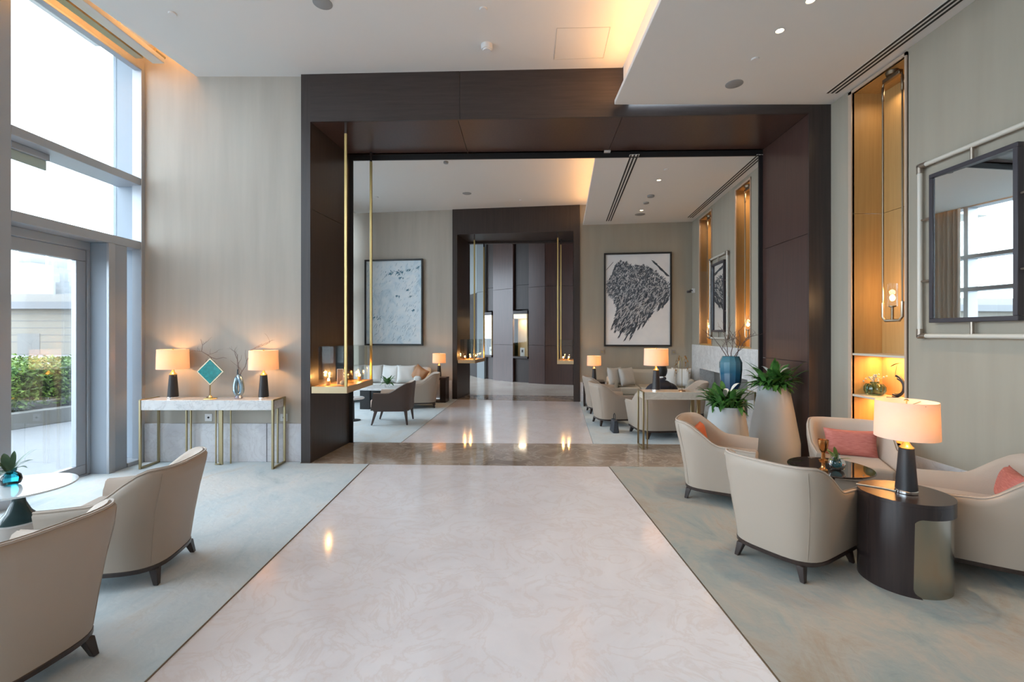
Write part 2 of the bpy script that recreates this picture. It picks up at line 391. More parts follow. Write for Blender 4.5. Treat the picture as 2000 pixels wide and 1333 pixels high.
# curtain track inside the slot
m = MB(); m.box(-3.99, -3.86, -1.0, 5.12, 4.50, 4.56); t = m.build('curtain_track', PIPEC, bevel=0.004, seg=1)
tag(t, 'pale curtain track hung in the glowing ceiling slot above the windows', 'curtain track')
m = MB(); m.box(-4.10, -4.015, -1.0, 5.02, 4.50, 4.545); m.build('rail', BRASSD, t)
m = MB(); m.tube([(-3.93, 5.12, 4.53), (-3.93, 5.135, 4.53)], 0.02, 10); m.tube([(-3.88, 5.0, 4.58), (-3.88, 5.14, 4.58)], 0.02, 10); m.build('end_cap', BRASSD, t)
for y in (0.5, 2.5, 4.6):
    m = MB(); m.box(-3.95, -3.93, y, y + 0.03, 4.55, 4.86); m.build('bracket', BRASSD, t)

# light fitting under the upper window beam
x0, y0_ = -4.46, 4.26
e = thing('exit_sign', 'slim grey sign box hanging under the upper window beam', 'sign', (x0, y0_, 3.215), 0.0)
m = MB(); m.box(-0.06, 0.02, -0.17, 0.17, -0.06, 0.0); m.build('housing', ALU, e, bevel=0.004, seg=1)
m = MB(); m.box(-0.03, -0.015, -0.17, 0.17, -0.15, -0.06); m.build('panel', mat('sign_panel', (0.42, 0.52, 0.48), 0.3), e, bevel=0.002, seg=1)

# ------------------------------------------------------------------ front wall, left of the wood portal
m = MB(); m.box(-4.30, -2.445, 5.385, 6.30, 0, 4.95); st('wall_front', m, WALLF)
m = MB(); m.box(-4.285, -2.446, 5.368, 5.385, 0.004, 0.452); st('baseboard_front', m, MARBD, bevel=0.003, seg=1)
m = MB(); m.box(-3.42, -3.412, 5.3665, 5.37, 0.004, 0.452); m.box(-2.86, -2.852, 5.3665, 5.37, 0.004, 0.452); st('trim_2', m, FRAMEP)
def socket(px, name_lbl, Y=5.385, z=0.52):
    X = (px - 1000) / FPX * Y
    s_ = thing('wall_socket', name_lbl, 'socket', (X, Y, z), 0, 'sockets under the console table')
    m = MB(); m.box(-0.043, 0.043, -0.008, 0, -0.043, 0.043); m.build('plate', WHITEP, s_, bevel=0.003)
    m = MB(); m.lathe([(0.012, 0), (0.012, 0.003)], 12, m=Matrix.Translation((0, -0.008, 0)) @ Matrix.Rotation(PI / 2, 4, 'X')); m.build('socket_hole', SLOT, s_)
socket(408, 'square white wall socket behind the middle of the marble console')
socket(555, 'white wall socket at the right brass end of the console')

# ------------------------------------------------------------------ first portal (dark wood)
FLo, FLi = (-2.445, 5.340), (-2.336, 5.336)
FRi, FRo = (3.306, 5.130), (3.555, 5.120)
BLi, BLo = (-2.233, 6.34), (-2.445, 6.34)
BRi, BRo = (3.350, 6.165), (3.62, 6.16)
ZO = 3.955
def jamb_panels(name, a, b, outward, thick, z0, z1, seams, mt, frontcap=None):
    """a wall of veneer panels from plan point a to b with small gaps at the seam heights"""
    a = Vector(a); b = Vector(b); o = Vector(outward).normalized() * thick
    m = MB()
    zs = [z0] + list(seams) + [z1]
    for i in range(len(zs) - 1):
        g0 = 0.003 if i else 0; g1 = 0.003 if i < len(zs) - 2 else 0
        m.prism([tuple(a), tuple(b), tuple(b + o), tuple(a + o)], zs[i] + g0, zs[i + 1] - g1)
    return st(name, m, mt)
# cores behind the panels
m = MB(); m.prism([(-2.445, 5.36), (-2.36, 5.36), (-2.26, 6.33), (-2.445, 6.33)], 0, 4.6); st('wall_portal', m, SLOT)
m = MB(); m.prism([(3.33, 5.15), (3.70, 5.14), (3.70, 6.15), (3.38, 6.15)], 0, 4.6); st('wall_portal', m, SLOT)
m = MB(); m.prism([(-2.445, 5.40), (3.6, 5.18), (3.6, 6.14), (-2.445, 6.32)], ZO + 0.02, 4.9); st('wall_portal', m, SLOT)
m = MB(); m.prism([FLo, FLi, (-2.333, 5.362), (-2.445, 5.362)], 0, 4.506); st('wall_portal', m, WENGE)
jamb_panels('wall_portal', (-2.333, 5.364), BLi, (-1, 0), 0.025, 0, ZO, (2.95,), WENGE)
m = MB(); m.prism([FRi, FRo, (3.555, 5.15), (3.309, 5.15)], 0, 4.506); st('wall_portal', m, WENGE)
jamb_panels('wall_portal', (3.309, 5.152), BRi, (1, 0), 0.025, 0, ZO, (1.18, 2.62), WENGE2)
m = MB(); m.prism([FLi, (-0.6, 5.273), (-0.6, 5.30), (-2.336, 5.36)], ZO, 4.506)
m.prism([(-0.597, 5.273), (FRi), (3.306, 5.16), (-0.597, 5.30)], ZO, 4.506); st('wall_portal', m, WENGEH)
m = MB()                                                       # soffit panels
xs = [-2.336, -0.62, 1.25, 3.306]; xb = [-2.24, -0.6, 1.3, 3.35]
def fy(x): return 5.364 - 0.0365 * (x + 2.336)
def by(x): return 6.34 - 0.0313 * (x + 2.233)
for i in range(3):
    g = 0.003
    m.prism([(xs[i] + g, fy(xs[i])), (xs[i + 1] - g, fy(xs[i + 1])), (xb[i + 1] - g, by(xb[i + 1])), (xb[i] + g, by(xb[i]))], ZO, ZO + 0.025)
st('ceiling', m, WENGE2)
m = MB()                                                       # lip at the back edge
m.prism([(-2.235, 6.33), (-2.185, 6.33), (-2.185, 6.352), (-2.235, 6.352)], 0, ZO)
m.prism([(3.30, 6.155), (3.352, 6.155), (3.352, 6.18), (3.30, 6.18)], 0, ZO)
m.prism([(-2.185, 6.33), (3.30, 6.158), (3.30, 6.18), (-2.185, 6.352)], ZO - 0.075, ZO)
st('trim_3', m, BLACK)
m = MB(); m.prism([(-4.70, 6.30), (-2.235, 6.33), (-2.235, 6.36), (-4.70, 6.45)], 0, 4.9); st('wall_portal', m, WALLF)
m = MB(); m.prism([(-4.70, 6.34), (3.6, 6.12), (3.6, 6.16), (-4.70, 6.38)], ZO, 4.9); st('wall_portal', m, WALLF)

# ------------------------------------------------------------------ ceilings of the first hall
ZU, ZLOW = 4.506, 4.05
m = MB(); m.prism([(-3.83 - 0.12 * 0.0, 4.0), (-3.68, 5.42), (1.25, 5.42), (1.25, -4.1), (-4.0, -4.1), (-4.0, 2.6)], ZU, ZU + 0.1); st('ceiling', m, CEIL)
m = MB(); m.prism([(-3.675, 5.42), (-3.825, 4.0), (-3.995, 2.6), (-3.995, -4.1), (-3.96, -4.1), (-3.96, 2.6), (-3.79, 4.0), (-3.63, 5.42)], ZU + 0.1, 4.9); st('ceiling', m, CEIL)
m = MB(); m.box(-4.9, -3.5, -4.1, 5.42, 4.88, 4.95); st('ceiling', m, CEIL)
m = MB(); m.box(1.14, 3.66, -4.1, 5.13, ZLOW, ZLOW + 0.05); st('ceiling', m, CEIL, bevel=0.004, seg=1)
m = MB(); m.box(1.25, 1.33, -4.1, 5.17, ZLOW + 0.05, ZU + 0.1); st('ceiling', m, CEIL)
# ------------------------------------------------------------------ right wall of the first hall with its lit niche
XR = 3.545
NY0, NY1, ND = 4.15, 4.80, 0.31
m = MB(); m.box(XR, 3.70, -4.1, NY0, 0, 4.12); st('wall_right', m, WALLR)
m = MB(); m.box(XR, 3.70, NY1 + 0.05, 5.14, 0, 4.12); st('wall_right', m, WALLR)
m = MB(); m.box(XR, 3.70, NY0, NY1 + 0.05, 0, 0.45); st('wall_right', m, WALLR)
m = MB(); m.box(XR - 0.018, XR, -4.1, NY0 - 0.01, 0.004, 0.43); st('baseboard_right', m, MARBD, bevel=0.003, seg=1)
m = MB(); m.box(XR - 0.018, XR, NY1 + 0.06, 5.10, 0.004, 0.43); st('baseboard_right', m, MARBD, bevel=0.003, seg=1)
def niche(P, z0, z1, w, depth, shelves, seam=2.75):
    """P maps (along, into wall, z) to the world"""
    def pr(m, a0, a1, d0, d1, zz0, zz1):
        c = [P(a0, d0), P(a1, d0), P(a1, d1), P(a0, d1)]
        m.prism(c, zz0, zz1)
    m = MB()
    for a, b in ((z0, seam - 0.002), (seam + 0.002, z1)):
        pr(m, 0, w, depth, depth + 0.03, a, b)
        pr(m, w, w + 0.03, 0, depth + 0.03, a, b)
        pr(m, -0.03, 0, 0.0, depth + 0.03, a, b)
    pr(m, -0.03, w + 0.03, 0, depth + 0.03, z1, z1 + 0.03)
    pr(m, -0.03, w + 0.03, 0, depth + 0.03, z0 - 0.03, z0)
    pr(m, -0.03, w + 0.03, depth + 0.031, depth + 0.05, z0 - 0.03, z1)
    st('wall_niche', m, OAK)
    m = MB(); pr(m, w, w + 0.045, -0.012, 0.02, z0, z1 + 0.03); pr(m, -0.02, 0, -0.012, 0.02, z0, z1 + 0.03); pr(m, -0.02, w + 0.045, -0.012, 0.02, z1, z1 + 0.03)
    st('trim_4', m, mat('niche_trim', (0.50, 0.38, 0.29), 0.4))
    for z in shelves:
        m = MB(); pr(m, 0.0, w, 0.0, depth, z - 0.022, z); o = m.build('shelf', mat('shelf_cream', (0.62, 0.55, 0.45), 0.4), bevel=0.002, seg=1)
        yield z, o
NP = lambda a, d: (XR + d, NY0 + a)
for k, (z, o) in enumerate(niche(NP, 0.45, 4.0, NY1 - NY0, ND, (1.297, 0.872))):
    tag(o, ['upper cream shelf across the lit niche', 'lower cream shelf holding the green vase'][k], 'shelf')
    m = MB(); m.box(XR + ND - 0.05, XR + ND - 0.035, NY0 + 0.04, NY1 - 0.04, z - 0.03, z - 0.0225); m.build('led_strip', LEDM, o)
    area('shelf_led', (XR + ND - 0.08, (NY0 + NY1) / 2, z - 0.035), (0.03, 0.55), (0, 0, 0), 5.5 if k == 0 else 4.5, WARM)
area('niche_uplight', (XR + 0.2, (NY0 + NY1) / 2, 3.9), (0.1, 0.3), (0, 0, 0), 1.0, WARMW)
# linear air slots beside the right wall
def slot_diffuser(label, P, s0, s1, z, d0, gap=0.036, n=3, group=None):
    r = thing('air_diffuser', label, 'vent', (*P(s0, d0), z))
    inv = Vector((*P(s0, d0), z))
    def pr(m, a0, a1, b0, b1, z0, z1):
        m.prism([(P(a, b)[0] - inv.x, P(a, b)[1] - inv.y) for a, b in ((a0, b0), (a1, b0), (a1, b1), (a0, b1))], z0, z1)
    m = MB(); pr(m, s0, s1, d0 - 0.008, d0 + gap * (n * 2 - 1) * 0.62 + 0.008, -0.003, 0.001); m.build('frame', CEIL, r)
    for k in range(n):
        m = MB(); a = d0 + gap * k * 1.24; pr(m, s0, s1, a, a + gap * 0.62, -0.005, -0.003); m.build('slot', SLOT, r)
slot_diffuser('three-slot linear air diffuser along the ceiling by the mirror wall', lambda s, d: (d, s), -4.0, 4.88, ZLOW, 3.33)

# ------------------------------------------------------------------ second hall shell
SL = 0.136
def wy(x): return 10.55 - SL * (x + 1.37)
m = MB(); m.prism([(-4.6, wy(-4.6)), (-1.36, wy(-1.36)), (-1.36, wy(-1.36) + 0.2), (-4.6, wy(-4.6) + 0.2)], 0, 4.8); st('wall_back', m, WALLF)
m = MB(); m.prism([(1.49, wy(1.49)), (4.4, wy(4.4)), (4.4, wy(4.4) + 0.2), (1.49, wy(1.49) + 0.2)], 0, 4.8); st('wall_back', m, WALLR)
m = MB(); m.prism([(-3.8, wy(-3.8) - 0.018), (-1.37, wy(-1.37) - 0.018), (-1.37, wy(-1.37)), (-3.8, wy(-3.8))], 0.004, 0.43); st('baseboard_back', m, MARBD)
m = MB(); m.prism([(1.50, wy(1.50) - 0.018), (3.84, wy(3.84) - 0.018), (3.84, wy(3.84)), (1.50, wy(1.50))], 0.004, 0.43); st('baseboard_back', m, MARBD)
# right wall of the second hall
def RP(s, d): return (3.84 - 0.0995 * s + d * 0.995, 9.74 - 0.995 * s + d * 0.0995)     # s runs towards the viewer
def sY(Y): return (9.74 - Y) / 0.995
NA = (sY(9.31), sY(8.60)); NB = (sY(7.41), sY(6.86))
def rwall(s0, s1, z0, z1, d0=0.0, d1=0.16, name='wall_right', mt=WALLR, **k):
    m = MB(); m.prism([RP(s0, d0), RP(s1, d0), RP(s1, d1), RP(s0, d1)], z0, z1); return st(name, m, mt, **k)
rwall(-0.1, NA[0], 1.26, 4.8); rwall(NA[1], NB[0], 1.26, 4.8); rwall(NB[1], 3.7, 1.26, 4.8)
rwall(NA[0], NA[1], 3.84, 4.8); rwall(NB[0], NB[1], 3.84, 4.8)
for a, b in (NA, NB):
    for _ in niche(lambda q, d, a=a, b=b: RP(b - q, d), 1.30, 3.80, b - a, 0.28, ()): pass
# white marble chimney breast with a wide low fireplace
FA, FB = sY(9.30), sY(6.95)
rwall(-0.1, FA, 0, 1.27, -0.01, 0.3, 'wall_fireplace', MARBS); rwall(FB, 3.7, 0, 1.27, -0.01, 0.3, 'wall_fireplace', MARBS)
rwall(FA, FB, 0.80, 1.27, -0.01, 0.3, 'wall_fireplace', MARBS); rwall(FA, FB, 0, 0.22, -0.01, 0.3, 'wall_fireplace', MARBS)
f = thing('fireplace', 'wide low fireplace recess lined in grey stone in white marble wall', 'fireplace', (*RP(FB, 0), 0.22))
m = MB()
pf = lambda s, d: (RP(s, d)[0] - RP(FB, 0)[0], RP(s, d)[1] - RP(FB, 0)[1])
m.prism([pf(FA, 0.30), pf(FB, 0.30), pf(FB, 0.34), pf(FA, 0.34)], 0.002, 0.578); m.build('back_panel', mat('grey_stone', (0.22, 0.205, 0.19), 0.6), f)
m = MB(); m.prism([pf(FA, 0.04), pf(FB, 0.04), pf(FB, 0.05), pf(FA, 0.05)], 0.0, 0.2); m.build('glass_screen', GLASSC, f)
m = MB(); m.prism([pf(FA + .3, 0.1), pf(FB - .3, 0.1), pf(FB - .3, 0.22), pf(FA + .3, 0.22)], 0.0, 0.04); m.build('burner', BLACK, f)
# ceilings
Z2U, Z2L = 4.335, 3.89
m = MB(); m.prism([(-4.10, 6.36), (-3.67, 10.95), (-1.3, 10.75), (1.66, 10.30), (1.24, 6.18)], Z2U, Z2U + 0.1); st('ceiling', m, CEIL)
m = MB(); m.prism([(-5.0, 6.34), (-4.6, 11.2), (-3.4, 11.2), (-3.9, 6.34)], 4.72, 4.8); st('ceiling', m, CEIL)
m = MB(); m.prism([(-4.10, 6.36), (-3.67, 10.95), (-3.65, 10.95), (-4.07, 6.36)], Z2U, 4.72); st('ceiling', m, CEIL)
m = MB(); m.prism([(1.135, 6.255), (1.565, 10.16), (4.2, 9.80), (3.9, 6.175)], Z2L, Z2L + 0.05); st('ceiling', m, CEIL)
m = MB(); m.prism([(1.235, 6.17), (1.675, 10.14), (1.76, 10.12), (1.32, 6.17)], Z2L + 0.05, Z2U + 0.1); st('ceiling', m, CEIL)
slot_diffuser('narrow linear air slots along the far fireplace wall ceiling', lambda s, d: RP(s, -d), 0.25, 3.6, Z2L, 0.10)
def dirp(s, d):
    a = Vector(gp(1183, 433, Z2L)); b = Vector(gp(1229, 308, Z2L)); u = (b - a).normalized(); n_ = Vector((-u.y, u.x))
    p = a + u * s + n_ * d; return (p.x, p.y)
slot_diffuser('linear air slots in the middle of the far lowered ceiling', dirp, 0.05, 3.7, Z2L, 0.0)
# left glazing of the second hall
w4 = bpy.data.objects.new('window_9', None); COL.objects.link(w4); w4['kind'] = 'structure'; w4.location = (-4.42, 6.4, 0)
w4.rotation_euler = (0, 0, -0.0972)
fr = []
for i in range(5):
    y = i * 1.13; fr.append((-0.3, 0, y, y + 0.09, 0, 4.40))
fr += [(-0.3, 0, 0, 4.6, 4.38, 4.46), (-0.3, 0, 0, 4.6, 3.215, 3.3), (-0.3, 0, 0, 4.6, 2.47, 2.56), (-0.3, 0, 0, 4.6, 0, 0.05)]
win_part('window_frame', w4, fr)
m = MB(); m.box(-0.31, -0.30, 0, 4.6, 0.05, 4.4); m.build('window_pane', GLASS, w4)
m = MB(); m.prism([(-4.75, 6.34), (-4.42, 6.34), (-3.95, 11.0), (-4.3, 11.0)], 4.44, 4.8); st('wall_left', m, WALLF)
def curtain(label, x, y, w_, z1, ang):
    c = MB(); n_ = 70; ring = []
    for i in range(n_ + 1):
        t_ = i / n_; ring.append((0.035 * math.sin(t_ * w_ * 62) + 0.01 * math.sin(t_ * 31), t_ * w_))
    outl = [Vector((a, b, 0)) for a, b in ring] + [Vector((a - 0.006, b, 0)) for a, b in ring[::-1]]
    c.rings([[v + Vector((0, 0, 0.03)) for v in outl], [v + Vector((0, 0, z1)) for v in outl]])
    o = c.build('curtain', CURT, smooth=True, angle=80); o.location = (x, y, 0); o.rotation_euler = (0, 0, ang)
    tag(o, label, 'curtain')
curtain('beige floor-length curtain gathered in the far window corner', -3.87, 9.75, 0.95, 4.62, -0.0972)

# second portal
F2Lo, F2Li = (-1.36, 10.515), (-1.25, 10.50)
F2Ri, F2Ro = (1.355, 10.148), (1.49, 10.13)
B2L, B2R = (-1.05, 11.50), (1.555, 11.15)
Z2O = 3.76
m = MB(); m.prism([F2Lo, F2Li, B2L, (-1.2, 11.5), (-1.36, 10.9)], 0, 4.34); st('wall_portal', m, WENGE)
m = MB(); m.prism([F2Ri, F2Ro, (1.70, 11.13), B2R], 0, 4.34); st('wall_portal', m, WENGE)
m = MB(); m.prism([F2Li, F2Ri, B2R, B2L], Z2O, 4.34); st('wall_portal', m, WENGE)
m = MB(); m.prism([(-3, 11.52), (4, 10.9), (4, 11.0), (-3, 11.62)], Z2O - 0.05, 4.8); st('wall_portal', m, WENGE)
m = MB(); m.prism([(-4, 11.6), (-1.2, 11.48), (-1.2, 11.62), (-4, 11.7)], 0, 4.8); st('wall_portal', m, WENGE)
m = MB(); m.prism([(1.6, 11.15), (4, 10.95), (4, 11.05), (1.6, 11.25)], 0, 4.8); st('wall_portal', m, WENGE)

# ------------------------------------------------------------------ lobby with the curved timber wall
m = MB(); m.prism([(-7, 11.6), (6, 10.9), (6, 19), (-7, 19)], 4.75, 4.9); st('ceiling', m, CEIL)
cp = [(-1.47, 16.45), (-0.915, 15.25), (-0.62, 14.90), (0.03, 14.26), (0.50, 13.96), (0.98, 13.64), (1.79, 13.43), (3.2, 13.2), (5.5, 13.3)]
def seg_panel(a, b, mt, z0=0.0, z1=4.75, off=0.0, seams=(1.15, 2.9)):
    a = Vector(a); b = Vector(b); u = (b - a).normalized(); n_ = Vector((-u.y, u.x))
    a = a + n_ * off + u * 0.006; b = b + n_ * off - u * 0.006
    m = MB(); zs = [z0] + [s for s in seams if z0 < s < z1] + [z1]
    for i in range(len(zs) - 1):
        m.prism([tuple(a), tuple(b), tuple(b + n_ * 0.08), tuple(a + n_ * 0.08)], zs[i] + 0.004 * (i > 0), zs[i + 1] - 0.004 * (i < len(zs) - 2))
    return st('wall_lobby', m, mt)
m = MB(); m.prism([(p[0] + 0.25, p[1] + 0.38) for p in cp] + [(p[0] + 0.35, p[1] + 0.5) for p in cp[::-1]], 0, 4.75); st('wall_lobby', m, BLACK)
seg_panel(cp[2], cp[3], WENGE2)
seg_panel(cp[4], cp[5], WENGE2); seg_panel(cp[5], cp[6], WENGE2); seg_panel(cp[6], cp[7], WENGE2); seg_panel(cp[7], cp[8], WENGE2)
seg_panel(cp[3], cp[4], WENGE, 2.25, 4.75, 0.10, (3.0,)); seg_panel(cp[3], cp[4], WENGE, 0, 0.72, 0.10, ())
seg_panel(cp[3], cp[4], BLACK, 0.72, 2.25, 0.30, ())
seg_panel(cp[1], cp[2], WENGE, 2.25, 4.75, 0.10, (3.0,)); seg_panel(cp[1], cp[2], WENGE, 0, 0.72, 0.10, ())
seg_panel(cp[1], cp[2], BLACK, 0.72, 2.25, 0.30, ())
seg_panel((-1.20, 15.75), cp[1], mat('grey_column', (0.20, 0.23, 0.24), 0.5))
seg_panel((-1.75, 17.2), (-1.20, 15.75), BLACK, 0, 2.9); seg_panel((-1.75, 17.2), (-1.20, 15.75), mat('daylight_panel', (0.30, 0.34, 0.35), 0.5), 2.9, 4.75)  # upper panel's pale tone stands in for daylight seen beyond
seg_panel((-4.5, 18.3), (-1.75, 17.2), STONE)
def cabinet(a, b, label, z0=0.74, z1=2.20):
    a = Vector(a); b = Vector(b); u = (b - a).normalized(); w_ = (b - a).length
    c = thing('display_cabinet', label, 'display cabinet', (a.x, a.y, z0), math.atan2(u.y, u.x), 'lit display cabinets in the timber wall')
    h = z1 - z0
    m = MB(); m.box(0.02, w_ - 0.02, -0.04, 0.28, 0, 0.06); m.build('base', WENGE, c)
    m = MB(); m.box(0.02, w_ - 0.02, -0.04, 0.28, h - 0.10, h); m.build('top', WENGE, c)
    m = MB(); m.box(0.03, w_ - 0.03, 0.25, 0.27, 0.06, h - 0.1); m.box(w_ - 0.05, w_ - 0.03, -0.02, 0.25, 0.06, h - 0.1); m.build('back_panel', mat('cabinet_lining', (0.62, 0.50, 0.30), 0.5), c)
    m = MB(); m.box(0.04, w_ - 0.06, -0.02, 0.22, h - 0.24, h - 0.1); m.build('light_box', emis('cabinet_light', (1.0, 0.80, 0.50), 0.45), c)
    m = MB(); m.box(0.03, w_ - 0.05, -0.03, -0.022, 0.06, h - 0.1); m.build('glass_front', GLASSC, c)
    l = area('cabinet_led', (0, 0, 0), (0.2, 0.15), (0, 0, 0), 3.2, WARMW); l.parent = c; l.location = (w_ / 2, 0.1, h - 0.25)
    p = thing('display_card', 'small white card standing inside the ' + ('right' if a.x > -0.3 else 'left') + ' lit cabinet', 'card', (0, 0, 0), 0, 'cards in the display cabinets')
    mw = c.location + Vector((u.x * w_ * 0.5 - u.y * 0.1, u.y * w_ * 0.5 + u.x * 0.1, 0.062))
    p.location = mw; p.rotation_euler = (0.0, 0, math.atan2(u.y, u.x))
    m = MB(); m.box(-0.08, 0.08, 0, 0.008, 0, 0.26); m.build('card', WHITEP, p)
    m = MB(); m.box(-0.03, 0.03, -0.002, 0, 0.12, 0.2); m.build('motif', FRAMEP, p)
cabinet(cp[3], cp[4], 'right lit display cabinet recessed in the curved timber wall')
cabinet(cp[1], cp[2], 'left lit display cabinet recessed in the curved timber wall')

# ------------------------------------------------------------------ furniture
def smst(a, b, x):
    t = min(1, max(0, (x - a) / (b - a))); return t * t * (3 - 2 * t)
def tub_chair(label, loc, ang, cat='armchair', name='tub_armchair', outer=LEATHER, inner=FABRIC, hb=0.70, ha=0.515, hw=0.325, yf=0.30, yb=-0.345, group=None):
    """armchair facing local +Y: leather shell, upholstered inside, seat, plinth and four legs"""
    r = thing(name, label, cat, loc, ang - PI / 2, group)
    K = 44
    def plan(t, inset=0.0, s=1.0):
        """t 0..1 from the right front round the back to the left front"""
        w = (hw - inset) ; y0 = yb + 0.30; b = 0.30 - inset
        side = 0.30
        if t < side: x, y = w, yf + (y0 - yf) * t / side
        elif t > 1 - side: x, y = -w, yf + (y0 - yf) * (1 - t) / side
        else:
            ph = (t - side) / (1 - 2 * side) * PI
            c, s_ = math.cos(ph), math.sin(ph)
            x = w * math.copysign(abs(c) ** 0.62, c); y = y0 - b * abs(s_) ** 0.62
        return x * s, y * s
    def top(t):
        x, y = plan(t)
        return ha + (hb - ha) * smst(0.04, -0.26, y) - 0.015 * smst(0.0, yf, y) + 0.0 * x
    def flare(z): return 0.84 + 0.16 * min(1, (z - 0.12) / 0.45)
    def rake(z): return -0.05 * max(0, z - 0.42) / 0.34
    ts = [i / K for i in range(K + 1)]
    prof = []
    zt = [top(t) for t in ts]
    for fz in (0.0, 0.04, 0.3, 0.6, 0.88, 0.97):
        prof.append([(t, 0.0, 0.125 + (h - 0.125) * fz) for t, h in zip(ts, zt)])
    prof.append([(t, 0.010, h) for t, h in zip(ts, zt)])
    prof.append([(t, 0.030, h + 0.008) for t, h in zip(ts, zt)])
    rows_out = prof
    rows_in = [[(t, 0.050, h) for t, h in zip(ts, zt)], [(t, 0.062, h - 0.03) for t, h in zip(ts, zt)],
               [(t, 0.075, h * 0.5 + 0.2) for t, h in zip(ts, zt)], [(t, 0.085, 0.36) for t in ts]]
    def pt(q):
        t, ins, z = q; x, y = plan(t, ins); f = flare(z)
        return Vector((x * f, y * (f if y < 0 else 0.5 + 0.5 * f) + rake(z) * (1 if y < 0 else 0) * smst(0.05, -0.3, y), z))
    # outer shell
    m = MB(); rs = [[m.bm.verts.new(pt(q)) for q in row] for row in rows_out]
    inr = [m.bm.verts.new(pt((t, 0.035, h - 0.02))) for t, h in zip(ts, zt)]
    inb = [m.bm.verts.new(pt((t, 0.04, 0.125))) for t in ts]
    rs += [inr, inb]
    for a, b in zip(rs, rs[1:]):
        for i in range(K): m.bm.faces.new((a[i], a[i + 1], b[i + 1], b[i]))
    for i in (0, K): m.bm.faces.new([q[i] for q in rs])
    for i in range(K): m.bm.faces.new((rs[-1][i], rs[-1][i + 1], rs[0][i + 1], rs[0][i]))
    m.build('outer_shell', outer, r, smooth=True, angle=50)
    # upholstered inside
    m = MB(); full = [[(t, 0.028, h + 0.012) for t, h in zip(ts, zt)]] + rows_in
    rs = [[m.bm.verts.new(pt(q)) for q in row] for row in full]
    rs.append([m.bm.verts.new(pt((t, 0.03, 0.36))) for t in ts])
    for a, b in zip(rs, rs[1:] + [rs[0]]):
        for i in range(K): m.bm.faces.new((a[i], a[i + 1], b[i + 1], b[i]))
    for i in (0, K): m.bm.faces.new([q[i] for q in rs])
    m.build('inner_upholstery', inner, r, smooth=True, angle=50)
    # piping on the rim
    m = MB(); m.tube([pt((t, 0.012, h + 0.006)) for t, h in zip(ts, zt)], 0.006, 6); m.build('piping', inner, r, smooth=True)
    # back seams
    for tt in (0.40, 0.60):
        m = MB(); pts = [pt((tt, -0.0006, z)) for z in (0.14, 0.3, 0.45, 0.6, top(tt) - 0.02)]
        m.tube(pts, 0.0016, 5); m.build('seam', outer, r, smooth=True)
    # seat
    g = 0.088; m = MB()
    seat = [(plan(t, g)[0] * 0.93, plan(t, g)[1] * 0.95) for t in ts]
    seat = [(x, min(y, yf - 0.03)) for x, y in seat]
    seat[0] = (seat[0][0], yf + 0.0); seat[-1] = (seat[-1][0], yf + 0.0)
    m.prism(seat, 0.30, 0.425); m.build('seat_cushion', inner, r, bevel=0.03, seg=3)
    m = MB(); fr_ = [(plan(t, 0.045)[0] * 0.85, plan(t, 0.045)[1] * 0.86) for t in ts]; m.prism(fr_, 0.125, 0.30); m.build('seat_base', outer, r, bevel=0.01)
    # plinth and legs
    m = MB(); o_ = [(plan(t, -0.004)[0] * 0.84, plan(t, -0.004)[1] * (0.84 if plan(t)[1] < 0 else 0.92)) for t in ts]
    m.prism(o_, 0.098, 0.124); m.build('plinth', DARKW, r, bevel=0.003, seg=1)
    for sx, sy, yy in ((1, 1, yf * 0.80), (-1, 1, yf * 0.80), (1, -1, -0.245), (-1, -1, -0.245)):
        xx = sx * (hw * 0.84 - 0.04 - (0.045 if sy < 0 else 0))
        m = MB()
        t_ = [(xx - 0.024, yy - 0.024), (xx + 0.024, yy - 0.024), (xx + 0.024, yy + 0.024), (xx - 0.024, yy + 0.024)]
        dx, dy = sx * 0.022, sy * 0.022
        b_ = [(xx + dx - 0.014, yy + dy - 0.014), (xx + dx + 0.014, yy + dy - 0.014), (xx + dx + 0.014, yy + dy + 0.014), (xx + dx - 0.014, yy + dy + 0.014)]
        m.prism(b_, 0.006, 0.10, top=t_); m.build('leg', DARKW, r, bevel=0.004, seg=1)
    return r

def A(fx, fy_): return math.atan2(fy_, fx)
c0 = tub_chair('cream armchair beside the black drum table, back to us, nearest the marble path', (1.86, 3.08, 0), A(0.83, 0.52), group='cream armchairs around the right round table')
G1 = 'cream armchairs around the right round table'
dup(c0, 'cream armchair with an orange cushion in front of the short white planter', (1.92, 4.24, 0.0), A(0.86, -0.50) - PI / 2, G1)
dup(c0, 'cream armchair with a rose cushion under the lit wall niche', (2.94, 3.97, 0.0), A(-0.42, -0.91) - PI / 2, G1)
dup(c0, 'cream armchair cut by the right frame edge, below the wall mirror', (2.99, 2.97, 0.0), A(-0.80, 0.58) - PI / 2, G1)
G2 = 'cream armchairs around the left window table'
dup(c0, 'cream armchair on the left carpet with its far back near the console table', (-2.41, 2.90, 0.0), A(-0.98, -0.17) - PI / 2, G2)
dup(c0, 'nearest cream armchair, cut by the bottom left corner of the frame', (-2.235, 1.975, 0.0), A(-0.985, 0.16) - PI / 2, G2)

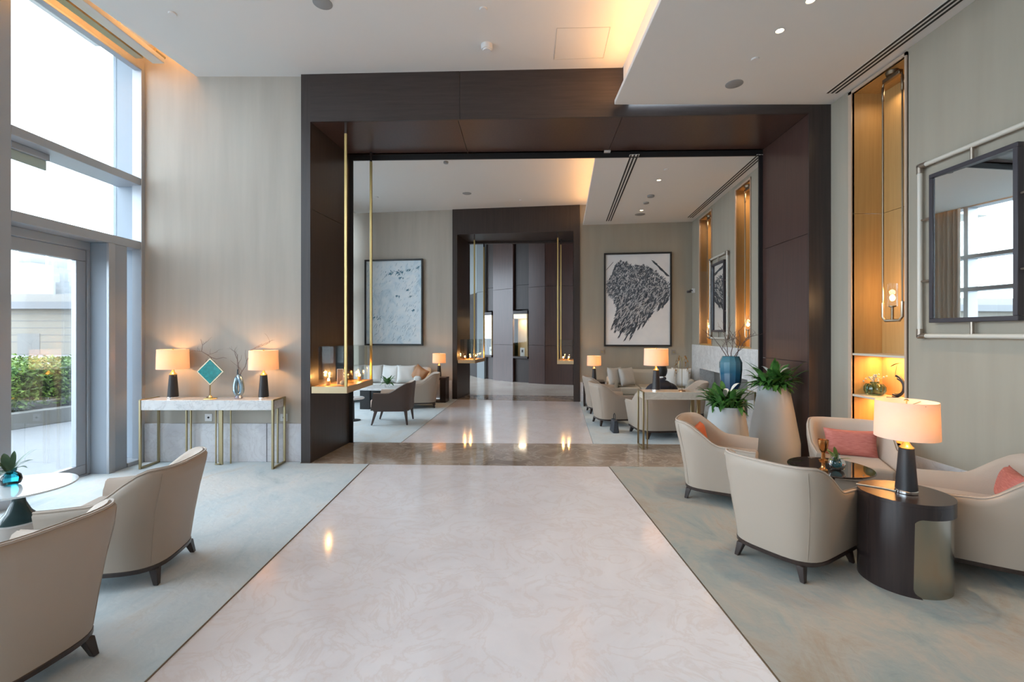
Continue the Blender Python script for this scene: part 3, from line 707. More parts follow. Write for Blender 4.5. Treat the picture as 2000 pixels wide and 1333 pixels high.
def pillow(name, label, loc, w_, h_, t_, mt, rz, tilt, group=None, roll=0.0, cat='cushion'):
    m = MB(); n = 14; top = []; bot = []
    for i in range(n + 1):
        ra, rb = [], []
        for j in range(n + 1):
            u, v = 2 * i / n - 1, 2 * j / n - 1
            k = 1 - 0.07 * (1 - v * v) * (u * u); kk = 1 - 0.10 * (1 - u * u) * (v * v)
            x, z = u * w_ / 2 * k, v * h_ / 2 * kk
            th = t_ / 2 * ((1 - u ** 4) * (1 - v ** 4)) ** 0.5 + 0.002
            th *= 1 + 0.05 * math.sin(7 * u + 3 * v)
            ra.append(m.bm.verts.new((x, -th, z))); rb.append(m.bm.verts.new((x, th, z)))
        top.append(ra); bot.append(rb)
    for g_ in (top, bot):
        for i in range(n):
            for j in range(n): m.bm.faces.new((g_[i][j], g_[i + 1][j], g_[i + 1][j + 1], g_[i][j + 1]))
    for i in range(n):
        for k in (0, n):
            m.bm.faces.new((top[i][k], top[i + 1][k], bot[i + 1][k], bot[i][k])); m.bm.faces.new((top[k][i], top[k][i + 1], bot[k][i + 1], bot[k][i]))
    o = m.build(name, mt, smooth=True, angle=70)
    o.matrix_world = Matrix.Translation(loc) @ Matrix.Rotation(rz, 4, 'Z') @ Matrix.Rotation(tilt, 4, 'X') @ Matrix.Rotation(roll, 4, 'Y')
    return tag(o, label, cat, group)
pillow('lumbar_cushion', 'orange cushion leaning in the armchair before the short planter', (1.765, 4.33, 0.53), 0.36, 0.23, 0.10, ORANGE, A(0.86, -0.50) + PI / 2, -0.22)
pillow('lumbar_cushion', 'rose lumbar cushion in the armchair under the lit niche', (3.005, 4.09, 0.525), 0.40, 0.25, 0.11, PINK, A(-0.42, -0.91) + PI / 2, -0.22)
pillow('lumbar_cushion', 'rose cushion in the armchair at the right frame edge', (3.10, 2.86, 0.54), 0.34, 0.22, 0.10, PINK, A(-0.80, 0.58) + PI / 2, -0.22)

# ---- lamps
def table_lamp(label, loc, s=1.0, power=9.0, rz=0.0):
    r = thing('table_lamp', label, 'lamp', loc, rz)
    m = MB(); m.lathe([(0.052, 0.0), (0.056, 0.003), (0.056, 0.016), (0.052, 0.02)], 28); m.build('base', CHROME, r, smooth=True)
    m = MB(); m.lathe([(0.051, 0.02), (0.055, 0.024), (0.038, 0.262), (0.038, 0.268)], 28); m.build('body', LAMPB, r, smooth=True)
    m = MB(); m.lathe([(0.037, 0.268), (0.040, 0.273), (0.037, 0.279), (0.026, 0.287), (0.015, 0.305), (0.010, 0.325), (0.009, 0.42), (0.004, 0.42)], 24); m.build('neck', BRASS, r, smooth=True)
    m = MB(); R0, R1, z0, z1 = 0.158, 0.152, 0.335, 0.555; n = 48
    prof = [(R0, z0), (R1, z1), (R1 - 0.0025, z1), (R0 - 0.0025, z0)]
    rr = [[Vector((a * math.cos(2 * PI * i / n), a * math.sin(2 * PI * i / n), z)) for i in range(n)] for a, z in prof + [prof[0]]]
    m.rings(rr, True, False); bmesh.ops.remove_doubles(m.bm, verts=m.bm.verts[:], dist=1e-5)
    sh = m.build('shade', SHADE, r, smooth=True, angle=50)
    m = MB()
    for k in range(3):
        a = k * 2 * PI / 3 + 0.4; m.tube([(0.0, 0.0, z1 - 0.035), (0.154 * math.cos(a), 0.154 * math.sin(a), z1 - 0.012)], 0.0022, 5)
    m.tube([(0, 0, 0.42), (0, 0, z1 + 0.0)], 0.004, 6); m.build('spider', BRASSD, sh, smooth=True)
    m = MB(); m.lathe([(0.012, z1), (0.012, z1 + 0.006), (0.004, z1 + 0.012)], 14); m.build('finial', BRASS, r, smooth=True)
    m = MB(); m.sphere((0.03, 0.0, 0.45), 0.026, 14, 8, (1, 1, 1.2)); m.build('bulb', BULB, r, smooth=True)
    l = bpy.data.lights.new('lamp_light', 'POINT'); l.energy = power * 0.47; l.color = (1.0, 0.52, 0.20); l.shadow_soft_size = 0.03
    o = bpy.data.objects.new('lamp_light', l); COL.objects.link(o); o.parent = r; o.location = (-0.0, -0.04, 0.45)
    r.scale = (s, s, s)
    return r
# black drum side table on the right, lamp on it
tx, ty, tR, tH = 2.385, 2.80, 0.232, 0.537
e = thing('drum_side_table', 'black oval-drum side table with a cut-out showing brushed metal, lamp on top', 'side table', (tx, ty, 0))
m = MB(); m.lathe([(tR, tH - 0.02), (tR, tH), (0.001, tH)], 72, cap=True); m.build('tabletop', BLACKT, e, smooth=True, angle=30)
# outer shell with a rounded opening towards the viewer's right
def shell(m, th0, th1, R, zlo, zhi, n=40, t_=0.012):
    """zlo/zhi are functions of the angle"""
    cols = []
    for i in range(n + 1):
        a = th0 + (th1 - th0) * i / n; c, s_ = math.cos(a), math.sin(a); lo, hi = zlo(a), zhi(a)
        cols.append([m.bm.verts.new((R * c, R * s_, lo)), m.bm.verts.new((R * c, R * s_, hi)), m.bm.verts.new(((R - t_) * c, (R - t_) * s_, hi)), m.bm.verts.new(((R - t_) * c, (R - t_) * s_, lo))])
    for a, b in zip(cols, cols[1:]):
        for k in range(4): m.bm.faces.new((a[k], b[k], b[(k + 1) % 4], a[(k + 1) % 4]))
    m.bm.faces.new(cols[0]); m.bm.faces.new(cols[-1])
oa0, oa1 = math.radians(-121), math.radians(-15)        # opening between these angles
rc = 0.05
def lowz(a):
    if a <= oa0 or a >= oa1: return 0.0
    d_ = min(a - oa0, oa1 - a) * tR
    topz = tH - 0.085
    if d_ < rc: return topz - rc + math.sqrt(max(0, rc * rc - (rc - d_) ** 2))
    return topz
m = MB(); shell(m, oa1, oa0 + 2 * PI, tR, lambda a: 0.0, lambda a: tH - 0.0205, 70)
m2n = 60; shell(m, oa0, oa1, tR, lowz, lambda a: tH - 0.0205, m2n)
shell(m, oa0, oa0 + 0.30, tR, lambda a: 0.0, lambda a: max(0.002, 0.06 * (1 - math.sqrt(max(0, 1 - (1 - (a - oa0) / 0.30) ** 2)))), 14)
bmesh.ops.remove_doubles(m.bm, verts=m.bm.verts[:], dist=1e-4)
m.build('outer_shell', BLACKT, e, smooth=True, angle=30)
m = MB(); shell(m, oa0 - 0.25, oa1 + 0.25, tR - 0.013, lambda a: 0.003, lambda a: tH - 0.03, 40, 0.006); m.build('metal_panel', CHAMP, e, smooth=True, angle=30)
table_lamp('large lit table lamp on the black drum side table', (2.388, 2.79, tH), 1.0, 7.5)
m = MB(); m.tube([(2.345, 2.80, tH + 0.004), (2.30, 2.86, tH + 0.004), (2.25, 2.90, tH + 0.004), (2.20, 2.945, tH + 0.003)], 0.004, 6)
tag(m.build('power_cord', mat('cord_beige', (0.55, 0.50, 0.40), 0.6), smooth=True), 'pale lamp cord lying across the black drum table', 'cord')

# round smoked glass table
rx, ry, rR, rH = 2.345, 3.40, 0.272, 0.52
e = thing('round_table', 'round dark glass table with a black conical pedestal among four armchairs', 'table', (rx, ry, 0))
m = MB(); m.lathe([(rR - 0.006, rH - 0.014), (rR, rH - 0.010), (rR, rH - 0.003), (rR - 0.004, rH)], 64); m.build('glass_top', mat('black_glass', (0.03, 0.022, 0.02), 0.03, spec=1.0), e, smooth=True, angle=30)
m = MB(); m.lathe([(0.16, 0.005), (0.16, 0.02), (0.12, 0.05), (0.07, 0.16), (0.035, 0.32), (0.028, 0.42), (0.045, 0.48), (0.05, 0.505)], 36); m.build('pedestal', BLACK, e, smooth=True, angle=50)
# candlestick and vase on it
X, Y = gp(1608, 921, rH)
e = thing('candle_holder', 'copper candle holder standing on the round dark glass table', 'candle holder', (X, Y, rH))
m = MB(); m.lathe([(0.03, 0), (0.031, 0.012), (0.018, 0.022), (0.012, 0.04), (0.012, 0.06), (0.028, 0.066), (0.03, 0.082), (0.014, 0.09), (0.011, 0.13), (0.014, 0.14), (0.022, 0.15), (0.034, 0.20), (0.034, 0.225), (0.028, 0.225), (0.026, 0.2)], 24)
m.build('holder', mat('copper', (0.65, 0.32, 0.12), 0.2, 1.0), e, smooth=True, angle=50)
def leaf(m, base, ang, ln, w_, rise, droop, n=6, twist=0.0):
    """one arched blade"""
    L_, R_ = [], []
    for i in range(n + 1):
        t = i / n; r_ = ln * t * (0.85 if rise > 0.6 else 1.0)
        z = rise * ln * t - droop * ln * t * t
        ww = w_ * math.sin(PI * min(1, t * 0.92 + 0.06)) ** 0.8 * 0.5
        cx, cy = base[0] + r_ * math.cos(ang), base[1] + r_ * math.sin(ang)
        px_, py_ = -math.sin(ang), math.cos(ang)
        L_.append(m.bm.verts.new((cx + px_ * ww, cy + py_ * ww, base[2] + z + ww * 0.35)))
        R_.append(m.bm.verts.new((cx - px_ * ww, cy - py_ * ww, base[2] + z + ww * 0.35)))
    mid = [m.bm.verts.new(((a.co + b.co) / 2 - Vector((0, 0, 0.35 * abs((a.co - b.co).length) / 2)))) for a, b in zip(L_, R_)]
    for i in range(n):
        m.bm.faces.new((L_[i], L_[i + 1], mid[i + 1], mid[i])); m.bm.faces.new((mid[i], mid[i + 1], R_[i + 1], R_[i]))
def foliage(seed, count, ln, w_, base, rises=(0.4, 1.4), spread=0.03, mt=LEAF, droop=(0.4, 0.9), parent=None, name='foliage'):
    rnd = random.Random(seed); m = MB()
    for i in range(count):
        a = rnd.uniform(0, 2 * PI); l_ = ln * rnd.uniform(0.65, 1.1)
        b = (base[0] + rnd.uniform(-spread, spread), base[1] + rnd.uniform(-spread, spread), base[2])
        leaf(m, b, a, l_, w_ * rnd.uniform(0.7, 1.15), rnd.uniform(*rises), rnd.uniform(*droop))
    return m.build(name, mt, parent, smooth=True, recalc=False, angle=60)
X, Y = gp(1634, 918, rH)
e = thing('bud_vase', 'round teal glass vase with leafy sprigs on the dark round table', 'vase', (X, Y, rH))
m = MB(); m.lathe([(0.025, 0.0), (0.045, 0.012), (0.055, 0.04), (0.048, 0.07), (0.022, 0.095), (0.018, 0.11), (0.022, 0.118)], 28, cap=False); m.build('vase_body', GLASSB, e, smooth=True)
foliage(4, 9, 0.13, 0.03, (0, 0, 0.06), (0.5, 1.6), 0.008, LEAFY, (0.3, 0.8), e)

# ---- left window table
lx, ly, lR, lH = -3.17, 2.96, 0.285, 0.52
e = thing('glass_side_table', 'round pale glass table with black conical pedestal near the left windows', 'table', (lx, ly, 0))
m = MB(); m.lathe([(lR - 0.004, lH - 0.012), (lR, lH - 0.008), (lR, lH - 0.003), (lR - 0.003, lH)], 64); m.build('glass_top', WHTOP, e, smooth=True, angle=30)
m = MB(); m.lathe([(0.115, 0.30), (0.10, 0.31), (0.06, 0.36), (0.035, 0.42), (0.03, 0.46), (0.045, 0.49), (0.05, 0.508)], 36); m.build('pedestal', mat('pedestal_teal_black', (0.01, 0.03, 0.03), 0.15), e, smooth=True, angle=50)
m = MB(); m.lathe([(0.15, 0.005), (0.155, 0.01), (0.155, 0.29), (0.15, 0.30)], 40); m.build('base', mat('stone_base', (0.45, 0.41, 0.38), 0.6), e, smooth=True, angle=40)
X, Y = gp(21, 948, lH)
e = thing('bud_vase', 'small turquoise glass vase with dark leaves on the left window table', 'vase', (X, Y, lH))
m = MB(); m.lathe([(0.03, 0.0), (0.048, 0.01), (0.056, 0.035), (0.048, 0.065), (0.026, 0.085), (0.03, 0.10)], 28, cap=False); m.build('vase_body', glassy('turquoise_glass', (0.18, 0.70, 0.80), 1.5, 0.02, 1.3), e, smooth=True)
foliage(12, 12, 0.14, 0.042, (0, 0, 0.07), (0.5, 1.8), 0.01, LEAFD, (0.3, 0.8), e)

# ---- console against the front wall
def console_left():
    e = thing('console_table', 'white marble console table with brass loop legs against the front wall', 'console table', (-3.35, 5.20, 0))
    X0, X1, Y0, Y1, Z0, Z1 = -0.745, 0.715, -0.13, 0.145, 0.655, 0.765
    m = MB(); m.box(X0 + 0.012, X1 - 0.012, Y0, Y1, Z0, Z1); m.build('tabletop', MARBS, e, bevel=0.004)
    def bar(m, x, y, z0, z1, wx, wy_): m.box(x - wx / 2, x + wx / 2, y - wy_ / 2, y + wy_ / 2, z0, z1)
    for x in (X0, X1):
        m = MB()
        bar(m, x, Y0 + 0.005, 0.006, Z1 + 0.003, 0.022, 0.022); bar(m, x, Y1 - 0.005, 0.006, Z1 + 0.003, 0.022, 0.022)
        m.box(x - 0.011, x + 0.011, Y0, Y1, 0.006, 0.028); m.box(x - 0.011, x + 0.011, Y0, Y1, Z1 - 0.012, Z1 + 0.008)
        m.build('leg', BRASSD, e, bevel=0.002, seg=1)
    for xs_ in ((-0.40, -0.35), (0.70 - 0.10, 0.70 - 0.05)):
        m = MB()
        for x in xs_: bar(m, x, 0.11, 0.006, Z0, 0.016, 0.02)
        m.build('leg', BRASSD, e, bevel=0.002, seg=1)
    m = MB(); bar(m, -0.03, 0.06, 0.006, Z0, 0.012, 0.014); bar(m, 0.035, 0.05, 0.006, Z0, 0.042, 0.02); bar(m, 0.115, 0.10, 0.006, Z0, 0.014, 0.014); m.box(-0.03, 0.05, 0.04, 0.06, 0.006, 0.018)
    m.build('leg', BRASSD, e, bevel=0.002, seg=1)
console_left()
CT = 0.766
X, Y = gp(338, 779, CT); X = -0.7375 * 5.24
table_lamp('lit table lamp at the left end of the marble console', ((338 - 1000) / FPX * 5.22, 5.22, CT), 1.0, 8)
table_lamp('lit table lamp at the right end of the marble console', ((515 - 1000) / FPX * 5.21, 5.21, CT), 0.98, 8)
e = thing('diamond_sculpture', 'teal diamond plaque on a brass stand on the marble console', 'sculpture', ((411 - 1000) / FPX * 5.2, 5.2, CT))
m = MB(); m.lathe([(0.075, 0), (0.07, 0.008), (0.022, 0.014), (0.014, 0.03), (0.006, 0.04)], 6); m.build('base', BRASS, e)
m = MB(); m.tube([(0, 0, 0.03), (0, 0, 0.16)], 0.0045, 8); m.build('stem', BRASS, e, smooth=True)
hd = 0.152
def diamond(m, r_, y0, y1, cz=0.305):
    m.rings([[Vector((r_, y, cz)), Vector((0, y, cz + r_)), Vector((-r_, y, cz)), Vector((0, y, cz - r_))] for y in (y0, y1)])
m = MB(); diamond(m, hd, -0.008, 0.012); m.build('frame', mat('pale_gold_frame', (0.70, 0.60, 0.42), 0.35, 0.6), e)
TEAL = mat('teal_enamel', (0.0, 0.22, 0.22), 0.25); noisy(TEAL, [(0.3, (0.0, 0.16, 0.17)), (0.7, (0.01, 0.32, 0.30))], 30, 6)
m = MB(); diamond(m, hd - 0.018, -0.013, -0.0085); m.build('plaque', TEAL, e)
def branch(m, p, d_, ln, r_, rnd, depth):
    pts = [Vector(p)]; d_ = Vector(d_).normalized()
    k = 5
    for i in range(k):
        d_ = (d_ + Vector((rnd.uniform(-.35, .35), rnd.uniform(-.25, .25), rnd.uniform(-.22, .22)))).normalized()
        pts.append(pts[-1] + d_ * ln / k)
    m.tube(pts, r_, 5, r_ * 0.55)
    if depth:
        for i in (1, 2, 3, 4, 5):
            if rnd.random() < 0.75:
                nd = (d_ + Vector((rnd.uniform(-1, 1), rnd.uniform(-.5, .5), rnd.uniform(-.3, .9)))).normalized()
                branch(m, pts[i], nd, ln * rnd.uniform(0.35, 0.6), r_ * 0.55, rnd, depth - 1)
rnd = random.Random(5)
e = thing('twisted_vase', 'twisted silvery blue glass vase with bare twigs on the console', 'vase', ((466 - 1000) / FPX * 5.22, 5.22, CT))
m = MB()
pts = []
for i in range(33):
    t = 2 * PI * i / 32; pts.append((0.036 * math.sin(t) * (1.0), 0.012 * math.sin(2 * t), 0.145 - 0.105 * math.cos(t)))
m.tube(pts, 0.027, 12)
m.build('vase_body', mat('silver_blue_glass', (0.30, 0.40, 0.46), 0.12, 0.75), e, smooth=True)
m = MB(); m.lathe([(0.04, 0), (0.045, 0.01), (0.03, 0.03)], 24); m.build('foot', mat('lilac_glass', (0.40, 0.42, 0.52), 0.15, 0.6), e, smooth=True)
m = MB(); m.tube([(0, 0, 0.25), (-0.01, 0, 0.28), (-0.012, 0, 0.33)], 0.014, 10, 0.004); m.build('spout', mat('vase_dark', (0.05, 0.08, 0.10), 0.2), e, smooth=True)
m = MB(); branch(m, (0.01, 0, 0.24), (0.32, 0.0, 1), 0.34, 0.0035, rnd, 1); branch(m, (0.12, 0.0, 0.54), (0.9, 0.05, 0.42), 0.24, 0.0025, rnd, 1); branch(m, (0.0, 0, 0.25), (-0.3, 0.05, 1), 0.26, 0.003, rnd, 2)
branch(m, (0.02, 0, 0.26), (0.15, -0.05, 1), 0.22, 0.003, rnd, 1)
m.build('twig', TWIG, e, smooth=True)
e = thing('twig_arrangement', 'bare twig fanning out behind the teal diamond plaque', 'dried twigs', ((409 - 1000) / FPX * 5.30, 5.30, CT))
m = MB(); m.lathe([(0.03, 0), (0.03, 0.006), (0.01, 0.01)], 14); m.build('base', BRONZE, e)
m = MB(); rnd = random.Random(11)
m.tube([(0, 0, 0.0), (0.005, 0, 0.2), (0.03, 0, 0.40), (0.02, 0, 0.46)], 0.003, 6)
m.tube([(0.02, 0, 0.46), (-0.04, 0, 0.50), (-0.09, 0, 0.53), (-0.08, 0, 0.60), (-0.10, 0, 0.67)], 0.003, 6, 0.0015)
m.tube([(0.02, 0, 0.46), (0.08, 0, 0.44), (0.16, 0, 0.46), (0.20, 0, 0.45)], 0.003, 6, 0.0015)
branch(m, (-0.09, 0, 0.53), (-1, 0, -0.15), 0.12, 0.002, rnd, 1); branch(m, (-0.08, 0, 0.60), (0.7, 0, 1), 0.10, 0.002, rnd, 1); branch(m, (-0.02, 0, 0.49), (0.9, 0, 0.4), 0.14, 0.002, rnd, 1)
branch(m, (0.0, 0, 0.3), (-0.8, 0, 0.9), 0.16, 0.002, rnd, 1)
m.build('twig', TWIG, e, smooth=True)

# ---- hanging display trays in the portals
def tray(label, loc, rz, w_, d_, zt, rods, cases, ztop, thick=0.075):
    """loc is the corner against the jamb; x across the opening, y deep"""
    e = thing('hanging_display_tray', label, 'display shelf', (loc[0], loc[1], zt), rz, 'brass display trays hung in the portals')
    m = MB(); m.box(0, w_, 0, d_, -thick, 0); m.build('tray', mat('tray_timber', (0.40, 0.24, 0.12), 0.35), e, bevel=0.003, seg=1)
    m = MB(); m.box(0, w_ + 0.004, -0.006, 0, -thick, 0.002); m.box(w_, w_ + 0.006, -0.006, d_, -thick, 0.002); m.build('edge_trim', mat('champagne_trim', (0.60, 0.46, 0.28), 0.35, 0.7), e)
    for (x, y) in rods:
        m = MB(); m.box(x - 0.016, x + 0.016, y - 0.012, y + 0.012, 0, ztop - zt - 0.13); o = m.build('rod', BRASS, e, bevel=0.003, seg=1)
        m = MB(); m.box(x - 0.013, x + 0.013, y - 0.010, y + 0.010, ztop - zt - 0.13, ztop - zt - 0.002); m.build('rod_sleeve', DARKW, o)
    return e
def glass_case(label, c, w_, d_, h_, rz, group='glass display cases on the hanging trays'):
    g = thing('glass_case', label, 'display case', c, rz, group)
    t_ = 0.005
    for bx in ((-w_ / 2, w_ / 2, -d_ / 2, -d_ / 2 + t_), (-w_ / 2, w_ / 2, d_ / 2 - t_, d_ / 2), (-w_ / 2, -w_ / 2 + t_, -d_ / 2 + t_, d_ / 2 - t_), (w_ / 2 - t_, w_ / 2, -d_ / 2 + t_, d_ / 2 - t_)):
        m = MB(); m.box(*bx, 0.001, h_); m.build('glass_side', GLASSC, g)
    m = MB(); m.box(-w_ / 2, w_ / 2, -d_ / 2, d_ / 2, h_, h_ + t_); m.build('glass_lid', GLASSC, g)
    return g
def candle(label, c, power=1.2, s=1.0, group='small glowing candles in the portal cases'):
    g = thing('candle', label, 'candle', c, 0, group)
    m = MB(); m.lathe([(0.018, 0), (0.022, 0.003), (0.022, 0.05), (0.019, 0.05), (0.019, 0.03), (0.001, 0.03)], 18); m.build('votive_cup', mat('votive_glass', (0.75, 0.42, 0.18), 0.2), g, smooth=True, angle=40)
    m = MB(); m.sphere((0, 0, 0.062), 0.013, 10, 8, (1, 1, 1.6)); m.build('flame', FLAME, g, smooth=True)
    l = bpy.data.lights.new('candle_light', 'POINT'); l.energy = power; l.color = (1.0, 0.48, 0.14); l.shadow_soft_size = 0.015
    o = bpy.data.objects.new('candle_light', l); COL.objects.link(o); o.parent = g; o.location = (0, 0, 0.10)
    g.scale = (s, s, s)
    return g
TZ = 0.882
tray('brass-edged tray hung on two rods inside the near portal', (-2.325, 5.35, 0), -0.03, 0.41, 0.90, TZ, [(0.395, 0.015), (0.395, 0.885)], None, ZO)
g0 = glass_case('front glass case of candles on the near portal tray', (-2.115, 5.56, TZ + 0.003), 0.30, 0.32, 0.46, -0.03)
dup(g0, 'rear glass case of candles on the near portal tray', (-2.09, 6.02, TZ + 0.003), -0.03, 'glass display cases on the hanging trays')
GC = 'small glowing candles in the portal cases'
c1 = candle('glowing candle at the left of the front case, near portal', (-2.19, 5.50, TZ + 0.004), 2.6)
dup(c1, 'glowing candle behind the picture frame in the front case, near portal', (-2.07, 5.63, TZ + 0.004), 0, GC)
dup(c1, 'glowing candle at the left of the rear case, near portal', (-2.15, 5.95, TZ + 0.004), 0, GC)
dup(c1, 'glowing candle at the right of the rear case, near portal', (-2.02, 6.10, TZ + 0.004), 0, GC)
e = thing('picture_frame', 'small white picture frame standing in the front candle case', 'picture frame', (-2.06, 5.53, TZ + 0.004), 0.12)
m = MB(); m.box(-0.038, 0.038, -0.004, 0.004, 0, 0.006); m.box(-0.038, 0.038, -0.004, 0.004, 0.184, 0.19); m.box(-0.038, -0.032, -0.004, 0.004, 0, 0.19); m.box(0.032, 0.038, -0.004, 0.004, 0, 0.19); m.build('frame', WHITEP, e)
m = MB(); m.box(-0.032, 0.032, 0.0, 0.003, 0.006, 0.184); m.build('picture', mat('sepia_print', (0.30, 0.2, 0.14), 0.5), e)
m = MB(); m.sphere((-2.01, 5.46, TZ + 0.004 + 0.03), 0.028, 14, 10, (1, 1, 1.07)); tag(m.build('ceramic_ornament', mat('ceramic_cream', (0.6, 0.52, 0.4), 0.4), smooth=True), 'small cream ceramic ball by the front rod of the near portal tray', 'ornament')
# far portal trays
T2 = 0.90
tray('small brass tray on two rods at the left jamb of the far portal', (-1.235, 10.53, 0), -0.19, 0.40, 0.90, T2, [(0.385, 0.015), (0.385, 0.885)], None, Z2O)
dup(g0, 'front glass candle case on the left tray of the far portal', (-1.01, 10.70, T2 + 0.003), -0.19, 'glass display cases on the hanging trays')
dup(g0, 'rear glass candle case on the left tray of the far portal', (-0.90, 11.18, T2 + 0.003), -0.19, 'glass display cases on the hanging trays')
tray('small brass tray on two rods at the right jamb of the far portal', (1.00, 10.22, 0), -0.19, 0.36, 0.85, T2, [(0.015, 0.015), (0.015, 0.82)], None, Z2O)
dup(g0, 'glass candle case on the right tray of the far portal', (1.22, 10.38, T2 + 0.003), -0.19, 'glass display cases on the hanging trays')
for lb, p in (('glowing candle at the left in the far portal left front case', (-1.09, 10.66)), ('glowing candle at the right in the far portal left front case', (-0.97, 10.72)), ('glowing candle in the far portal left rear case', (-0.88, 11.14)),
              ('glowing candle at the left in the far portal right case', (1.15, 10.34)), ('glowing candle at the right in the far portal right case', (1.28, 10.40))):
    dup(c1, lb, (p[0], p[1], T2 + 0.004), 0, GC)

# ---- mirrors
def wall_mirror(label, P, s0, s1, z0, z1, fr_gap=0.11, lean=0.0):
    """P(s,d): s along the wall (towards the viewer), d out of the wall (positive)"""
    o_ = P(s0, 0)
    e = thing('wall_mirror', label, 'mirror', (o_[0], o_[1], z0))
    def q(s, d): p = P(s, d); return (p[0] - o_[0], p[1] - o_[1])
    def pr(m, a0, a1, d0, d1, b0, b1): m.prism([q(a0, d0), q(a1, d0), q(a1, d1), q(a0, d1)], b0 - z0, b1 - z0)
    # inner dark frame
    a0, a1, b0, b1 = s0 + fr_gap, s1 - fr_gap, z0 + fr_gap, z1 - fr_gap
    m = MB(); w_ = 0.035
    pr(m, a0, a1, 0.02, 0.065, b0, b0 + w_); pr(m, a0, a1, 0.02, 0.065, b1 - w_, b1); pr(m, a0, a0 + w_, 0.02, 0.065, b0 + w_, b1 - w_); pr(m, a1 - w_, a1, 0.02, 0.065, b0 + w_, b1 - w_)
    m.build('inner_frame', FRAMEP, e, bevel=0.003, seg=1)
    m = MB(); k_ = lean / 2; m.prism([q(a0 + w_ - 0.002, 0.016), q(a1 - w_ + 0.002, 0.016), q(a1 - w_ + 0.002, 0.036 - k_), q(a0 + w_ - 0.002, 0.036 + k_)], b0 + w_ - 0.002 - z0, b1 - w_ + 0.002 - z0); m.build('mirror_glass', MIRROR, e)
    # outer rod frame
    def v(s, d, z): p = q(s, d); return (p[0], p[1], z - z0)
    R_ = 0.019; dd = 0.04
    m = MB()
    for A_, B_ in (((s0, z0), (s0, z1)), ((s1, z0), (s1, z1)), ((s0, z0), (s1, z0)), ((s0, z1), (s1, z1))):
        m.tube([v(A_[0], dd, A_[1]), v(B_[0], dd, B_[1])], R_, 12)
    m.build('rod_frame', PIPEC, e, smooth=True)
    for ss, zz in ((s0, z0), (s0, z1), (s1, z0), (s1, z1)):
        m = MB(); ds = 0.06 if ss == s0 else -0.06; dz = 0.06 if zz == z0 else -0.06
        m.tube([v(ss, dd, zz - math.copysign(0.012, dz)), v(ss, dd, zz + dz)], R_ + 0.005, 12); m.tube([v(ss - math.copysign(0.012, ds), dd, zz), v(ss + ds, dd, zz)], R_ + 0.005, 12)
        m.build('corner_sleeve', PIPEB, e, smooth=True, angle=50)
    m = MB(); sm = (s0 + s1) / 2
    for zz in (z0 + (z1 - z0) * 0.32, z0 + (z1 - z0) * 0.68):
        m.tube([v(s0, dd, zz), v(a0 + 0.005, dd, zz)], 0.009, 8); m.tube([v(s1, dd, zz), v(a1 - 0.005, dd, zz)], 0.009, 8)
    m.tube([v(sm, dd, z0), v(sm, dd, b0 + 0.005)], 0.013, 8); m.tube([v(sm, dd, z1), v(sm, dd, b1 - 0.005)], 0.013, 8)
    m.build('spacer_rod', PIPEB, e, smooth=True)
    m = MB(); 
    for ss, zz in ((s0 + .1, z0), (s1 - .1, z1), (s0 + .1, z1), (s1 - .1, z0)): m.tube([v(ss, 0.0, zz), v(ss, dd, zz)], 0.01, 8)
    m.build('wall_bracket', PIPEB, e, smooth=True)
wall_mirror('large mirror in a rod frame on the right wall, at the frame edge', lambda s, d: (XR - d, 3.96 - s), 0, 0.90, 1.48, 2.935, lean=0.032)
wall_mirror('narrow-looking mirror in a rod frame over the far marble fireplace', lambda s, d: RP(s, -d), sY(8.57), sY(7.70), 1.42, 2.87)

# ---- pendant in the niche
e = thing('niche_pendant', 'tall bronze loop pendant with a glass candle light in the niche', 'pendant light', (3.62, 4.385, 4.0))
def rounded(w_, z0, z1, r_):
    pts = []
    for cx, cz, a0 in ((w_ - r_, z0 + r_, -PI / 2), (w_ - r_, z1 - r_, 0), (-w_ + r_, z1 - r_, PI / 2), (-w_ + r_, z0 + r_, PI)):
        for i in range(6):
            a = a0 + PI / 2 * i / 5; pts.append((0, cx + r_ * math.cos(a), cz + r_ * math.sin(a)))
    pts.append(pts[0]); return pts
m = MB(); m.tube(rounded(0.112, -2.37, -0.06, 0.04), 0.0085, 8); m.build('loop', BRONZE, e, smooth=True)
m = MB(); m.box(-0.02, 0.02, -0.10, 0.10, -0.075, -0.035); m.lathe([(0.05, -0.04), (0.055, -0.001)], 20); m.tube([(0, 0.112, -0.1), (0, 0.112, -0.24)], 0.013, 8); m.tube([(0, -0.112, -0.1), (0, -0.112, -0.24)], 0.013, 8); m.build('ceiling_bracket', BRONZE, e, bevel=0.004, seg=1)
m = MB(); m.tube([(0, 0.112, -2.2), (0, 0.112, -2.34), (0, 0.08, -2.375), (0, -0.08, -2.375), (0, -0.112, -2.34), (0, -0.112, -2.2)], 0.014, 10); m.build('lower_cradle', mat('cradle', (0.55, 0.46, 0.34), 0.3, 0.9), e, smooth=True)
m = MB(); m.lathe([(0.012, -2.37), (0.012, -2.25), (0.03, -2.245), (0.03, -2.235)], 16); m.build('candle_stem', BRONZE, e, smooth=True, angle=40)
m = MB(); m.lathe([(0.043, -2.24), (0.043, -2.02)], 24, cap=False); m.build('glass_cylinder', GLASSC, e, smooth=True)
m = MB(); m.sphere((0, 0, -2.16), 0.022, 12, 8, (1, 1, 1.3)); m.build('bulb', FLAME, e, smooth=True)
l = bpy.data.lights.new('pendant_light', 'POINT'); l.energy = 4; l.color = (1, 0.6, 0.28); l.shadow_soft_size = 0.03
o = bpy.data.objects.new('pendant_light', l); COL.objects.link(o); o.parent = e; o.location = (0, 0, -2.10)
pend = e
